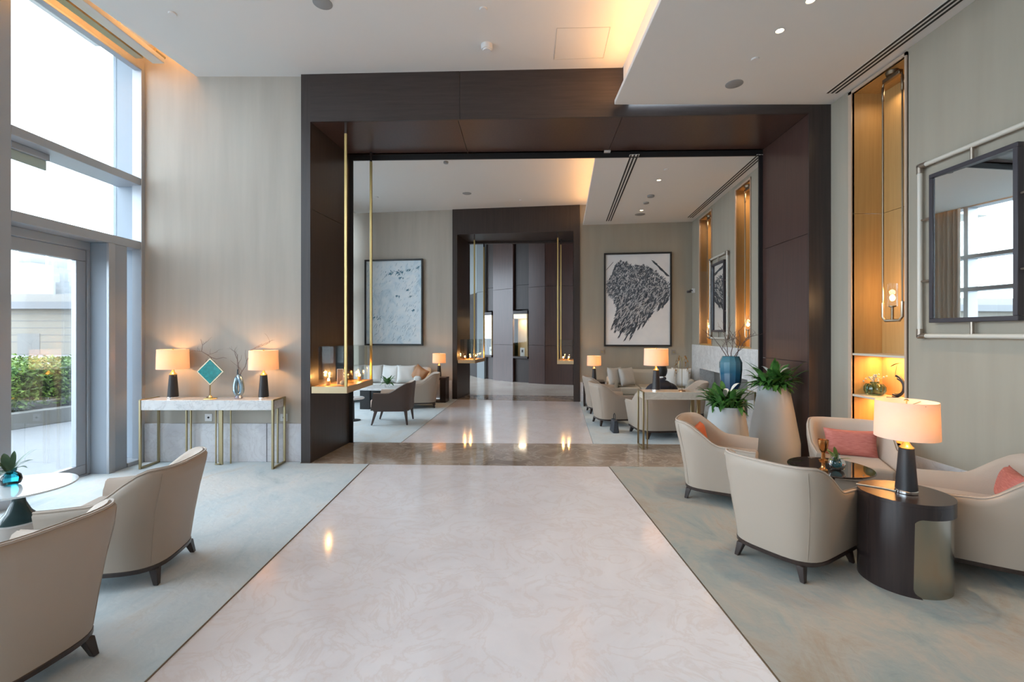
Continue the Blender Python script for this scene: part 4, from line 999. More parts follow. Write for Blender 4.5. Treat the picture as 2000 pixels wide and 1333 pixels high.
for s_, lb in (((NA[0] + NA[1]) / 2, 'far loop pendant in the golden niche left of the fireplace mirror'), ((NB[0] + NB[1]) / 2, 'far loop pendant in the golden niche right of the fireplace mirror')):
    p = RP(s_, 0.08); dup(pend, lb, (p[0], p[1], 3.80), -0.1)
    area('niche_fill', (*RP(s_, 0.12), 3.74), (0.1, 0.3), (0, 0, 0), 3.0, WARMW)  # fill light added in each far niche to brighten its gold lining
# things on the niche shelf
e = thing('ribbed_vase', 'green ribbed glass vase with dried sprigs on the niche shelf', 'vase', (3.70, 4.70, 0.873))
m = MB(); n = 48; rr = []
for r_, z in ((0.05, 0.0), (0.078, 0.012), (0.092, 0.05), (0.09, 0.085), (0.07, 0.115), (0.04, 0.122), (0.036, 0.135)):
    rr.append([Vector(((r_ * (1 + 0.035 * math.cos(i * PI / 1.5))) * math.cos(2 * PI * i / n), (r_ * (1 + 0.035 * math.cos(i * PI / 1.5))) * math.sin(2 * PI * i / n), z)) for i in range(n)])
m.rings(rr, True, False); m.build('vase_body', GLASSG, e, smooth=True)
m = MB(); rnd = random.Random(3)
for i in range(9):
    a = rnd.uniform(0, 2 * PI); m.tube([(0, 0, 0.06), (0.02 * math.cos(a), 0.02 * math.sin(a), 0.15), (0.07 * math.cos(a), 0.07 * math.sin(a), 0.16 + rnd.uniform(0, 0.04))], 0.0018, 5)
m.build('stem', mat('dry_stem', (0.35, 0.33, 0.25), 0.8), e, smooth=True)
m = MB()
for i in range(26):
    m.sphere((rnd.gauss(0.0, 0.032), rnd.gauss(0, 0.032), 0.175 + rnd.gauss(0, 0.016)), 0.009, 6, 4)
m.build('dried_bloom', mat('dry_bloom', (0.38, 0.42, 0.36), 0.9), e, smooth=True)
e = thing('crescent_sculpture', 'black swirling crescent sculpture on the niche shelf', 'sculpture', (3.72, 4.48, 0.873))
m = MB(); m.box(-0.04, 0.04, -0.05, 0.05, 0, 0.006); m.build('base', BLACK, e)
m = MB()
for k, (r_, th) in enumerate(((0.105, 0.012), (0.09, 0.010), (0.075, 0.008))):
    pts = [(0.008 * k, -0.005 + r_ * math.cos(a), 0.115 + r_ * math.sin(a)) for a in [math.radians(100 + 190 * i / 20) for i in range(21)]]
    m.tube(pts[::-1] if k % 2 else pts, 0.005 + th * 0.7, 8, 0.003)
m.build('crescent', BLACK, e, smooth=True)
m = MB(); m.tube([(0.02, 0.02, 0.20), (0.02, 0.0, 0.32)], 0.0015, 5); leaf(m, (0.02, 0.07, 0.30), -PI / 2, 0.13, 0.03, 0.5, 0.15); m.build('feather', BLACK, e, smooth=True)

# ---- ceiling fittings
def disc(name, label, cat, px, py, z, r_, mt, h=0.006, group=None, inner=None):
    X, Y = gp(px, py, z); e = thing(name, label, cat, (X, Y, z), 0, group)
    m = MB(); m.lathe([(r_, 0.001), (r_, -h * 0.6), (r_ * 0.93, -h)], 32); m.build('rim' if inner else 'cover', mt, e, smooth=True, angle=40)
    if inner:
        m = MB(); m.lathe([(r_ * inner[0], -h), (r_ * inner[0], -h - 0.001)], 24); m.build(inner[2], inner[1], e)
    return e
disc('ceiling_speaker', 'round grey ceiling speaker at the top of the frame', 'speaker', 630, 6, ZU, 0.085, GREYG)
disc('ceiling_speaker', 'round grey ceiling speaker in the lowered right ceiling', 'speaker', 1434, 164, ZLOW, 0.085, GREYG)
e = disc('smoke_detector', 'white smoke detector on the raised ceiling', 'smoke detector', 951, 88, ZU, 0.06, WHITEP, 0.05)
m = MB(); m.lathe([(0.045, -0.05), (0.04, -0.062)], 24); m.build('sensor', WHITEP, e)
for i, (px, py, z, lb) in enumerate(((337, 26, ZU, 'small white sprinkler cap near the window side of the ceiling'), (944, 17, ZU, 'small white sprinkler cap near the smoke detector'), (1475, 115, ZLOW, 'small white sprinkler cap in the lowered right ceiling'),
                                     (1017, 391, Z2U, 'small sprinkler cap above the far portal'), (1301, 331, Z2L, 'small sprinkler cap in the far lowered ceiling'), (736, 385, Z2U, 'small sprinkler cap over the left far painting'))):
    disc('sprinkler_cap', lb, 'sprinkler', px, py, z, 0.035, CEIL, 0.012, 'white sprinkler caps in the ceilings', (0.8, WHITEP, 'cap'))
def downlight(label, px, py, z, on=True, power=30):
    X, Y = gp(px, py, z); e = thing('downlight', label, 'downlight', (X, Y, z), 0, 'recessed ceiling downlights')
    m = MB(); m.lathe([(0.04, 0), (0.045, -0.003), (0.034, -0.004), (0.03, 0)], 24, cap=False); m.build('rim', WHITEP, e, smooth=True)
    m = MB(); m.lathe([(0.029, -0.001), (0.029, -0.002)], 20); m.build('lens', emis('downlight_glow', (1, 0.8, 0.5), 5.0 if on else 0.5), e)
    if on:
        l = bpy.data.lights.new('downlight_spot', 'SPOT'); l.energy = power; l.color = (1, 0.76, 0.5); l.spot_size = 1.3; l.spot_blend = 0.8; l.shadow_soft_size = 0.03
        o = bpy.data.objects.new('downlight_spot', l); COL.objects.link(o); o.parent = e; o.location = (0, 0, -0.02)
downlight('glowing downlight above the right armchairs', 1523, 60, ZLOW, power=45)
downlight('downlight at the top frame edge of the lowered ceiling', 1583, 1, ZLOW, power=45)
downlight('bright pin downlight nearer us in the far lowered ceiling', 1287, 352, Z2L)
downlight('bright pin downlight farthest in the far lowered ceiling', 1253, 411, Z2L)
disc('ceiling_sensor', 'small dark sensor in the far lowered ceiling', 'sensor', 1271, 382, Z2L, 0.06, GREYG, 0.03)
disc('ceiling_speaker', 'small grey speaker disc farthest in the lowered far ceiling', 'speaker', 1250, 419, Z2L, 0.10, GREYG)
disc('ceiling_sensor', 'tiny grey sensor between the two far pin lights', 'sensor', 1262, 396, Z2L, 0.05, GREYG, 0.02)
disc('ceiling_sensor', 'small round sensor just behind the near portal lintel', 'sensor', 871, 316, Z2U, 0.04, GREYG, 0.03)
disc('ceiling_speaker', 'grey speaker disc in the raised far ceiling', 'speaker', 912, 378, Z2U, 0.09, GREYG)
m = MB()
a, b, c_, d_ = [gp(px, py, ZU) for px, py in ((1088, 55), (1192, 53), (1178, 113), (1082, 116))]
for p, q in ((a, b), (b, c_), (c_, d_), (d_, a)):
    p = Vector((*p, ZU - 0.0015)); q = Vector((*q, ZU - 0.0015)); m.tube([p, q], 0.0022, 4)
tag(m.build('access_hatch', mat('hatch_gap', (0.45, 0.43, 0.40), 0.9)), 'square access hatch outline in the raised ceiling', 'hatch')

# ---- planters
def planter(label, px, Y, h_, rt, rb, seed, ln):
    X = (px - 1000) / FPX * Y
    e = thing('planter', label, 'planter', (X, Y, 0.0))
    m = MB(); m.lathe([(rb * 0.96, 0.0), (rb, 0.02), (rb * 1.0, h_ * 0.3), (rt + (rb - rt) * 0.45, h_ * 0.7), (rt, h_ - 0.01), (rt - 0.012, h_), (rt - 0.03, h_ - 0.01), (rt - 0.03, h_ - 0.05)], 56, cap=False); m.build('pot', PLANTER, e, smooth=True, angle=60)
    m = MB(); m.lathe([(rt - 0.03, h_ - 0.055), (rt - 0.03, h_ - 0.05)], 30); m.build('soil', SOIL, e)
    f_ = foliage(seed, 150, ln, ln * 0.22, (0, 0, h_ - 0.03), (0.55, 1.7), rt * 0.6, LEAF, (0.45, 0.95), e)
    rnd = random.Random(seed + 1)
    for i in range(4):
        m = MB(); a = rnd.uniform(0, 2 * PI); b = (0.05 * math.cos(a), 0.05 * math.sin(a), h_ + ln * rnd.uniform(0.3, 0.6)); leaf(m, b, a, ln * 0.45, ln * 0.2, 1.2, 0.5)
        m.build('flower', PETAL, e, smooth=True, recalc=False)
planter('short white conical planter with peace lily behind the orange cushion chair', 1419, 5.10, 0.70, 0.175, 0.25, 21, 0.27)
planter('tall white conical planter with peace lily against the portal jamb', 1511, 5.28, 0.905, 0.155, 0.265, 33, 0.28)

# ---- console in the portal passage
e = thing('console_table', 'long pale marble console with brass legs standing in the portal passage', 'console table', (1.70, 5.95, 0), -0.03)
LEN = 1.42; DP = 0.30; HT = 0.745
m = MB(); m.box(0.012, LEN - 0.012, 0, DP, HT - 0.10, HT); m.build('tabletop', marble('console_marble', (0.62, 0.57, 0.50), (0.50, 0.45, 0.38), (0.40, 0.33, 0.26), 0.15, 2.0, 0.4), e, bevel=0.003)
for x in (0, LEN):
    m = MB(); m.box(x - 0.011, x + 0.011, 0, 0.022, 0.002, HT + 0.004); m.box(x - 0.011, x + 0.011, DP - 0.022, DP, 0.002, HT + 0.004); m.box(x - 0.011, x + 0.011, 0.022, DP - 0.022, 0.002, 0.024); m.box(x - 0.011, x + 0.011, 0.022, DP - 0.022, HT - 0.01, HT + 0.004)
    m.build('leg', BRASSD, e, bevel=0.002, seg=1)
for x in (0.055, 0.62, 0.70):
    m = MB(); w_ = 0.014 if x < 0.1 else 0.045; m.box(x, x + w_, 0.05, 0.07, 0.002, HT - 0.1); m.build('leg', BRASSD, e, bevel=0.002, seg=1)
table_lamp('lit table lamp on the passage console, in front of the seated man', (1.905, 6.09, HT + 0.001), 1.0, 9)
e = thing('orchid_sculpture', 'gilded drooping orchid ornament on the passage console', 'ornament', ((1332 - 1000) / FPX * 6.05, 6.05, HT + 0.001))
m = MB(); m.lathe([(0.045, 0), (0.045, 0.008), (0.012, 0.014)], 24); m.build('base', mat('copper_base', (0.5, 0.26, 0.12), 0.3, 1.0), e, smooth=True, angle=40)
m = MB()
GOLDF = mat('gilded_petals', (0.45, 0.26, 0.10), 0.4, 0.7)
m.tube([(0, 0, 0.01), (0.0, 0, 0.40), (0.004, 0, 0.44)], 0.004, 6)
for sx, ln in ((-1, 0.26), (1, 0.28), (-0.5, 0.20)):
    pts = [(0.0, 0, 0.36), (0.02 * sx, 0, 0.45), (0.05 * sx, 0.0, 0.46), (0.08 * sx, 0, 0.40), (0.095 * sx, 0, 0.45 - ln)]; m.tube(pts, 0.003, 5)
m.build('stem', BRASSD, e, smooth=True)
m = MB(); rnd = random.Random(8)
for sx in (-1, 1):
    for i in range(12):
        t = i / 11; p = (sx * (0.035 + 0.06 * t) + rnd.uniform(-.01, .01), rnd.uniform(-.015, .015), 0.46 - 0.22 * t)
        leaf(m, p, rnd.uniform(0, 2 * PI), 0.035 * (1.2 - 0.6 * t), 0.022, 0.4, 1.2, 4)
m.build('petal', GOLDF, e, smooth=True, recalc=False)
e = thing('tall_vase', 'tall blue ombre glass vase holding bare branches on the passage console', 'vase', ((1427 - 1000) / FPX * 6.06, 6.06, HT + 0.001))
m = MB(); m.lathe([(0.09, 0.0), (0.10, 0.01), (0.125, 0.12), (0.138, 0.28), (0.138, 0.38), (0.11, 0.44), (0.105, 0.455), (0.10, 0.45)], 12, cap=False); m.build('vase_body', OMBRE, e, smooth=True, angle=20)
m = MB(); rnd = random.Random(17)
for dx, dy, ln in ((-0.55, 0.1, 0.42), (-0.25, -0.1, 0.46), (0.1, 0.1, 0.48), (0.45, 0, 0.52), (0.8, 0.1, 0.50)):
    m.tube([(0.0, 0, 0.03), (dx * 0.08, 0, 0.44)], 0.004, 5)
    branch(m, (dx * 0.08, 0, 0.43), (dx, dy, 1), ln * 0.75, 0.006, rnd, 2)
m.build('branches', TWIG, e, smooth=True)
for o in list(e.children):
    if o.name.startswith('branches'): o.name = 'branch'

# ---- far room, left group
c_far = dup(c0, 'cream armchair beside the dark side table in the far left lounge', (-1.84, 9.42, 0.0), A(-0.98, -0.15) - PI / 2, 'cream armchairs in the far lounges', (0.96, 0.96, 0.98))
G3 = 'cream armchairs in the far lounges'
dup(c0, 'cream armchair by the path in front of the far grey sofa, nearer one', (1.66, 7.66, 0.0), A(0.98, 0.12) - PI / 2, G3, (0.96, 0.96, 0.97))
dup(c0, 'cream armchair by the path beyond the nearer one, beside the far lamp', (1.72, 8.78, 0.0), A(0.98, 0.0) - PI / 2, G3, (0.96, 0.96, 0.97))
dup(c0, 'wide pale armchair with the seated man, behind the passage console', (2.17, 6.80, 0.0), A(-0.08, 1) - PI / 2, G3, (1.33, 1.0, 0.98))
dup(c0, 'grey-shaded armchair between the far sofa and the marble fireplace', (3.12, 8.20, 0.0), A(-0.9, 0.2) - PI / 2, G3, (0.9, 0.9, 0.92))
# brown leather armchair
r = thing('brown_armchair', 'dark brown leather armchair with pale pink seat and tall tapered legs', 'armchair', (-1.97, 7.78, 0), PI / 2 + 0.03)
def brown(r):
    hw, K = 0.29, 40
    def pl(t, ins=0):
        w_ = hw - ins; side = 0.30
        if t < side: return w_, 0.30 - 0.42 * t / side
        if t > 1 - side: return -w_, 0.30 - 0.42 * (1 - t) / side
        ph = (t - side) / (1 - 2 * side) * PI; c, s_ = math.cos(ph), math.sin(ph)
        return w_ * math.copysign(abs(c) ** 0.5, c), -0.12 - (0.17 - ins) * abs(s_) ** 0.5
    ts = [i / K for i in range(K + 1)]
    def top(t): x, y = pl(t); return 0.525 + 0.165 * smst(0.08, -0.24, y)
    def P3(t, ins, z):
        x, y = pl(t, ins); return Vector((x * (0.95 + 0.05 * z / 0.6), y + (0.045 * (0.5 - z) / 0.3 * smst(0.1, 0.3, y)) - 0.03 * smst(0.4, 0.7, z) * smst(0, -0.2, y), z))
    m = MB(); rows = [[P3(t, 0, 0.245) for t in ts], [P3(t, 0, 0.38) for t in ts], [P3(t, 0, top(t) - 0.01) for t in ts], [P3(t, 0.012, top(t)) for t in ts], [P3(t, 0.022, top(t) - 0.005) for t in ts], [P3(t, 0.022, 0.245) for t in ts]]
    rs = [[m.bm.verts.new(p) for p in row] for row in rows]
    for a, b in zip(rs, rs[1:] + [rs[0]]):
        for i in range(K): m.bm.faces.new((a[i], a[i + 1], b[i + 1], b[i]))
    for i in (0, K): m.bm.faces.new([q[i] for q in rs])
    m.build('outer_shell', BROWNL, r, smooth=True, angle=50)
    m = MB(); rows = [[P3(t, 0.021, top(t) + 0.004) for t in ts], [P3(t, 0.04, top(t) + 0.002) for t in ts], [P3(t, 0.055, top(t) - 0.03) for t in ts], [P3(t, 0.06, 0.36) for t in ts], [P3(t, 0.021, 0.36) for t in ts]]
    rs = [[m.bm.verts.new(p) for p in row] for row in rows]
    for a, b in zip(rs, rs[1:] + [rs[0]]):
        for i in range(K): m.bm.faces.new((a[i], a[i + 1], b[i + 1], b[i]))
    for i in (0, K): m.bm.faces.new([q[i] for q in rs])
    m.build('inner_upholstery', FABRIC, r, smooth=True, angle=50)
    m = MB(); s_ = [pl(t, 0.062) for t in ts]; s_ = [(x, y) for x, y in s_]; s_[0] = (s_[0][0], 0.36); s_[-1] = (s_[-1][0], 0.36); m.prism(s_, 0.27, 0.415); m.build('seat_cushion', mat('pale_pink_fabric', (0.55, 0.40, 0.34), 0.8), r, bevel=0.03, seg=3)
    m = MB(); s_ = [pl(t, 0.03) for t in ts]; m.prism(s_, 0.225, 0.268); m.build('seat_frame', BROWNL, r)
    for sx, yy, dy in ((1, 0.25, 0.075), (-1, 0.25, 0.075), (1, -0.22, -0.03), (-1, -0.22, -0.03)):
        xx = sx * (hw - 0.035); m = MB(); k = 0.026
        m.prism([(xx - .012 + sx * .01, yy + dy - .012), (xx + .012 + sx * .01, yy + dy - .012), (xx + .012 + sx * .01, yy + dy + .012), (xx - .012 + sx * .01, yy + dy + .012)], 0.006, 0.26, top=[(xx - k, yy - k), (xx + k, yy - k), (xx + k, yy + k), (xx - k, yy + k)])
        m.build('leg', BROWNL, r, bevel=0.004, seg=1)
brown(r)
def sofa(label, loc, rz, w_, mt, seats=3):
    e = thing('sofa', label, 'sofa', loc, rz)
    m = MB(); m.box(-w_ / 2, w_ / 2, -0.42, 0.42, 0.10, 0.28); m.build('base', mt, e, bevel=0.03, seg=3)
    m = MB(); m.box(-w_ / 2 + 0.02, w_ / 2 - 0.02, 0.22, 0.42, 0.20, 0.74); m.build('backrest', mt, e, bevel=0.07, seg=4)
    for s_ in (-1, 1):
        m = MB(); x = s_ * (w_ / 2 - 0.09); m.box(x - 0.09, x + 0.09, -0.40, 0.42, 0.12, 0.60); m.build('armrest', mt, e, bevel=0.06, seg=4)
    ww = (w_ - 0.38) / seats
    for i in range(seats):
        x = -w_ / 2 + 0.19 + ww * (i + 0.5)
        m = MB(); m.box(x - ww / 2 + 0.005, x + ww / 2 - 0.005, -0.43, 0.24, 0.28, 0.43); m.build('seat_cushion', mt, e, bevel=0.035, seg=3)
    for sx in (-1, 1):
        for sy in (-1, 1):
            m = MB(); x, y = sx * (w_ / 2 - 0.12), sy * 0.34; m.prism([(x - .018, y - .018), (x + .018, y - .018), (x + .018, y + .018), (x - .018, y + .018)], 0.006, 0.11, top=[(x - .028, y - .028), (x + .028, y - .028), (x + .028, y + .028), (x - .028, y + .028)]); m.build('leg', DARKW, e)
    return e
def wdir(x0, dy): return (x0, wy(x0) - dy)
sofa('long white sofa against the painting wall in the far left lounge', (-2.79, wy(-2.79) - 0.50, 0), -0.135, 1.86, SOFAW)
GP = 'cushions on the far white sofa'
for i, (x, mt, lb) in enumerate(((-3.42, WHITEC, 'white cushion leftmost on the far white sofa'), (-3.02, WHITEC, 'white cushion second from left on the far white sofa'), (-2.62, WHITEC, 'white cushion third from left on the far white sofa'), (-2.27, WHITEC, 'white cushion beside the copper one on the far white sofa'), (-1.98, COPPER, 'copper cushion at the right end of the far white sofa'))):
    pillow('sofa_cushion', lb, (x, wy(x) - 0.76, 0.63), 0.42 if i < 4 else 0.34, 0.40 if i < 4 else 0.33, 0.15, mt, -0.135 + (0.25 if i % 2 else -0.12), -0.28, GP, 0.0 if i < 4 else 0.5)
e = thing('coffee_table', 'white marble coffee table with black slab legs in the far left lounge', 'coffee table', (-2.62, 9.35, 0), -0.1)
m = MB(); m.box(-0.42, 0.42, -0.35, 0.35, 0.385, 0.42); m.build('tabletop', MARBS, e, bevel=0.004, seg=1)
for x0_, x1_, y0_, y1_ in ((-0.36, -0.16, -0.28, -0.20), (-0.10, -0.04, -0.05, 0.05), (0.2, 0.36, -0.28, -0.2), (-0.36, -0.2, 0.2, 0.28)):
    m = MB(); m.box(x0_, x1_, y0_, y1_, 0.006, 0.385); m.build('leg', BLACK, e)
X, Y = gp(741, 757, 0.42)
e = thing('potted_plant', 'small green potted plant on the far marble coffee table', 'plant', (-2.50, 9.25, 0.421))
m = MB(); m.lathe([(0.04, 0), (0.055, 0.02), (0.05, 0.07), (0.045, 0.075)], 20); m.build('pot', GLASSC, e, smooth=True)
foliage(9, 26, 0.22, 0.05, (0, 0, 0.06), (0.6, 1.8), 0.015, LEAF, (0.3, 0.9), e)
e = thing('pedestal_table', 'small round white table on a dark foot beside the near portal edge', 'side table', (-2.73, 7.93, 0))
m = MB(); m.lathe([(0.175, 0.375), (0.185, 0.385), (0.185, 0.395), (0.17, 0.405)], 40); m.build('tabletop', mat('white_top', (0.66, 0.66, 0.66), 0.25), e, smooth=True, angle=40)
m = MB(); m.lathe([(0.12, 0.006), (0.12, 0.014), (0.02, 0.03), (0.015, 0.36), (0.03, 0.375)], 30); m.build('pedestal', BLACK, e, smooth=True, angle=40)
m = MB(); m.box(-2.80, -2.71, 7.86, 7.93, 0.4055, 0.412); tag(m.build('phone', BLACK, bevel=0.003, seg=1), 'black phone lying on the small white pedestal table', 'phone')
def c_table(label, x, y, rz, h, w_=0.38, d_=0.30):
    e = thing('side_table', label, 'side table', (x, y, 0), rz)
    m = MB(); m.box(-w_, 0.0, -d_ / 2, d_ / 2, h - 0.05, h); m.build('tabletop', DARKW, e, bevel=0.003, seg=1)
    m = MB(); m.box(-0.13, 0.0, -d_ / 2 + 0.01, d_ / 2 - 0.01, 0.03, h - 0.05); m.build('leg', DARKW, e, bevel=0.003, seg=1)
    m = MB(); m.box(-w_ + 0.03, 0.0, -d_ / 2, d_ / 2, 0.006, 0.03); m.build('base', DARKW, e, bevel=0.003, seg=1)
c_table('dark C-shaped side table under the far left lamp', -1.42, 10.12, -0.13, 0.545)
table_lamp('small lit table lamp beside the white sofa in the far left lounge', (-1.60, 10.12, 0.546), 0.93, 7)
# ---- far room, right group
e = thing('side_table', 'dark square side table under the far right lamp', 'side table', (1.70, 9.60, 0), -0.13)
m = MB(); m.box(-0.22, 0.22, -0.2, 0.2, 0.46, 0.52); m.build('tabletop', DARKW, e, bevel=0.003, seg=1)
for sx in (-1, 1):
    m = MB(); m.box(sx * 0.19 - 0.02, sx * 0.19 + 0.02, -0.18, 0.18, 0.006, 0.46); m.build('leg', DARKW, e)
table_lamp('small lit table lamp beside the grey sofa in the far right lounge', (1.71, 9.6, 0.521), 0.93, 7)
sofa('long grey-beige sofa under the feather painting', (2.82, wy(2.82) - 0.47, 0), -0.135, 1.66, SOFAF)
GQ = 'cushions on the far grey sofa'
for i, (x, mt, lb) in enumerate(((2.10, GREYC, 'grey cushion leftmost on the far sofa under the painting'), (2.32, GREYC, 'grey cushion second from left on the far sofa'), (3.10, WHITEC, 'white cushion right of the seated man on the far sofa'), (3.36, WHITEC, 'white cushion rightmost on the far sofa'))):
    pillow('sofa_cushion', lb, (x, wy(x) - 0.73, 0.63), 0.38, 0.38, 0.15, mt, -0.135 + (0.7 if i < 2 else -0.4), -0.25, GQ)

# ---- paintings
def frame_on_wall(name, label, x0, x1, z0, z1, canvas, off=0.006):
    """on the far wall line wy"""
    u = Vector((1, -SL)).normalized(); Ln = (x1 - x0) / u.x
    e = thing(name, label, 'painting', (x0, wy(x0) - 0.01, z0), math.atan2(u.y, u.x))
    H = z1 - z0; w_ = 0.035
    m = MB(); m.box(0, Ln, -0.06, 0, 0, w_); m.box(0, Ln, -0.06, 0, H - w_, H); m.box(0, w_, -0.06, 0, w_, H - w_); m.box(Ln - w_, Ln, -0.06, 0, w_, H - w_); m.build('frame', BLACK, e, bevel=0.003, seg=1)
    m = MB(); m.box(w_ - 0.001, Ln - w_ + 0.001, -0.03, -0.004, w_ - 0.001, H - w_ + 0.001); m.build('canvas', canvas, e)
    return e, Ln, H, w_
CAN1 = mat('pale_blue_canvas', (0.62, 0.70, 0.75), 0.6)
noisy(CAN1, [(0.30, (0.42, 0.60, 0.72)), (0.45, (0.66, 0.78, 0.86)), (0.62, (0.76, 0.84, 0.89)), (0.8, (0.82, 0.86, 0.88))], 3.2, 10, 0.68, 1.5, sc3=(1, 1, 0.8), rot=(0, 0.5, 0))
CAN2 = mat('white_canvas', (0.66, 0.68, 0.70), 0.6); noisy(CAN2, [(0.3, (0.66, 0.69, 0.73)), (0.7, (0.78, 0.79, 0.80))], 2.0, 5)
e1, Ln, H, w_ = frame_on_wall('framed_painting', 'large pale blue abstract painting in a black frame, far left wall', -3.44, -2.045, 1.226, 3.225, CAN1)
def strokes(par, items, mt, seed, y=-0.0305):
    m = MB()
    for (x, z, a, l_, w2) in items:
        dx, dz = math.cos(a) * l_ / 2, math.sin(a) * l_ / 2; nx, nz = -math.sin(a) * w2 / 2, math.cos(a) * w2 / 2
        m.face([(x - dx, y, z - dz), (x - dx * 0.3 - nx, y, z - dz * 0.3 - nz), (x + dx * 0.6 - nx * .8, y, z + dz * 0.6 - nz * .8), (x + dx, y, z + dz), (x + dx * .4 + nx, y, z + dz * .4 + nz), (x - dx * .6 + nx * .6, y, z - dz * .6 + nz * .6)])
    o = m.build('brush_strokes', mt, par, recalc=False); o['kind'] = 'stuff'; return o
rnd = random.Random(2)
it = []
for i in range(420):
    u_ = rnd.random(); v_ = rnd.random()
    wgt = (0.9 if v_ < 0.35 else 0.25) + (0.6 if u_ > 0.7 and v_ < 0.97 else 0)
    if rnd.random() > wgt: continue
    a = math.radians(rnd.gauss(62, 12)); it.append((w_ + u_ * (Ln - 2 * w_) * 0.94 + 0.03, w_ + 0.05 + v_ * (H - 2 * w_ - 0.12), a, rnd.uniform(0.03, 0.12), rnd.uniform(0.004, 0.012)))
strokes(e1, it, mat('slate_blue_paint', (0.30, 0.44, 0.54), 0.6), 1)
it = []
for cx, cz, n_, s_ in ((0.60, 0.87, 30, 0.09), (0.45, 0.86, 12, 0.06), (0.66, 0.81, 9, 0.03), (0.80, 0.90, 8, 0.03), (0.97, 0.93, 10, 0.03), (0.78, 0.66, 6, 0.02), (0.83, 0.58, 6, 0.02), (0.88, 0.41, 12, 0.02), (0.58, 0.58, 7, 0.04), (0.2, 0.32, 10, 0.08)):
    for i in range(n_): it.append((w_ + (cx + rnd.gauss(0, s_ * 0.6)) * (Ln - 2 * w_) * 0.97, w_ + (cz + rnd.gauss(0, s_ * 0.18)) * (H - 2 * w_) * 0.98, math.radians(rnd.gauss(60, 25)), rnd.uniform(0.03, 0.09), rnd.uniform(0.008, 0.02)))
it = [q for q in it if w_ + .05 < q[0] < Ln - w_ - .05]
strokes(e1, it, mat('deep_blue_paint', (0.06, 0.20, 0.30), 0.6), 1, -0.031)
e2, Ln, H, w_ = frame_on_wall('framed_painting', 'large framed charcoal feather painting on white, far right wall', 2.01, 3.42, 1.223, 3.25, CAN2)
poly = [(0.01, .32), (.10, .22), (.16, .10), (.22, .07), (.34, .09), (.40, .13), (.6, .12), (.76, .18), (.88, .27), (1, .33), (1, .44), (.9, .5), (.82, .55), (.76, .60), (.72, .68), (.62, .76), (.50, .80), (.42, .84), (.36, .88), (.28, .86), (.2, .84), (.12, .80), (.15, .70), (.18, .58), (.12, .50), (.05, .44), (0.0, .38)]
def inside(u, v, P_):
    c = False; j = len(P_) - 1
    for i in range(len(P_)):
        if (P_[i][1] > v) != (P_[j][1] > v) and u < (P_[j][0] - P_[i][0]) * (v - P_[i][1]) / (P_[j][1] - P_[i][1]) + P_[i][0]: c = not c
        j = i
    return c
rnd = random.Random(6)
sets = {0: [], 1: [], 2: []}
iw, ih = Ln - 2 * w_, H - 2 * w_
def put(k, u, v, a, l_, w2):
    x, z = w_ + u * iw, w_ + (1 - v) * ih
    if w_ + l_ * 0.4 * abs(math.cos(a)) < x < Ln - w_ - l_ * 0.4 * abs(math.cos(a)): sets[k].append((x, z, a, l_, w2))
base = []
while len(base) < 1500:
    u, v = rnd.random() * 0.98 + 0.01, rnd.random()
    if not inside(u, v, poly): continue
    x, z = w_ + u * iw, w_ + (1 - v) * ih; l_ = rnd.uniform(0.06, 0.13)
    if w_ + l_ * .5 < x < Ln - w_ - l_ * .5: base.append((x, z, math.radians(rnd.gauss(58, 16)), l_, rnd.uniform(0.015, 0.035)))
strokes(e2, base[:900], mat('grey_wash_paint', (0.30, 0.33, 0.37), 0.7), 9, -0.0303)
strokes(e2, base[900:], mat('slate_wash_paint', (0.13, 0.155, 0.19), 0.7), 9, -0.0304)
cnt = 0
while cnt < 3600:
    u, v = rnd.random(), rnd.random()
    if not inside(u, v, poly): continue
    cnt += 1
    flow = smst(0.25, 0.6, v)
    a = math.radians(rnd.gauss(58, 14)) if rnd.random() < 0.25 + 0.75 * flow else rnd.uniform(0, PI)
    l_ = rnd.uniform(0.03, 0.07) + 0.10 * flow * rnd.random(); k = rnd.choice((0, 0, 1, 1, 2))
    put(k, u, v, a, l_, rnd.uniform(0.008, 0.020))
for (u, v, l_) in ((.12, .78, .34), (.18, .80, .36), (.24, .86, .36), (.34, .88, .42), (.40, .90, .44), (.46, .82, .36), (.62, .74, .36), (.70, .66, .34), (.28, .80, .3), (.55, .76, .34), (.90, .55, .3), (.96, .50, .26), (.84, .58, .2)):
    for q in range(26):
        t = rnd.uniform(0, 1); a = math.radians(rnd.gauss(60, 3)); uu = u + (t - 0.35) * l_ * 0.5 * 0.55 / 1.4; vv = v - (t - 0.35) * l_ * 0.85 / 2.0
        put(rnd.choice((0, 1, 1)), uu + rnd.gauss(0, 0.006), vv, a, rnd.uniform(0.08, 0.2), rnd.uniform(0.010, 0.022))
for i in range(110):       # the two dark edge sweeps at the upper corners
    t = rnd.random(); put(rnd.choice((0, 1)), 0.74 + 0.24 * t, 0.08 + 0.17 * t + rnd.gauss(0, 0.006), math.radians(-38 + rnd.gauss(0, 6)), 0.09, 0.012)
    if i < 50: put(1, 0.02 + 0.09 * t, 0.16 - 0.07 * t, math.radians(52), 0.07, 0.01)
for k, c_ in ((0, (0.035, 0.045, 0.06)), (1, (0.10, 0.12, 0.15)), (2, (0.50, 0.52, 0.55))):
    strokes(e2, sets[k], mat('charcoal_paint', c_, 0.7), k, -0.0305 - 0.0004 * k)
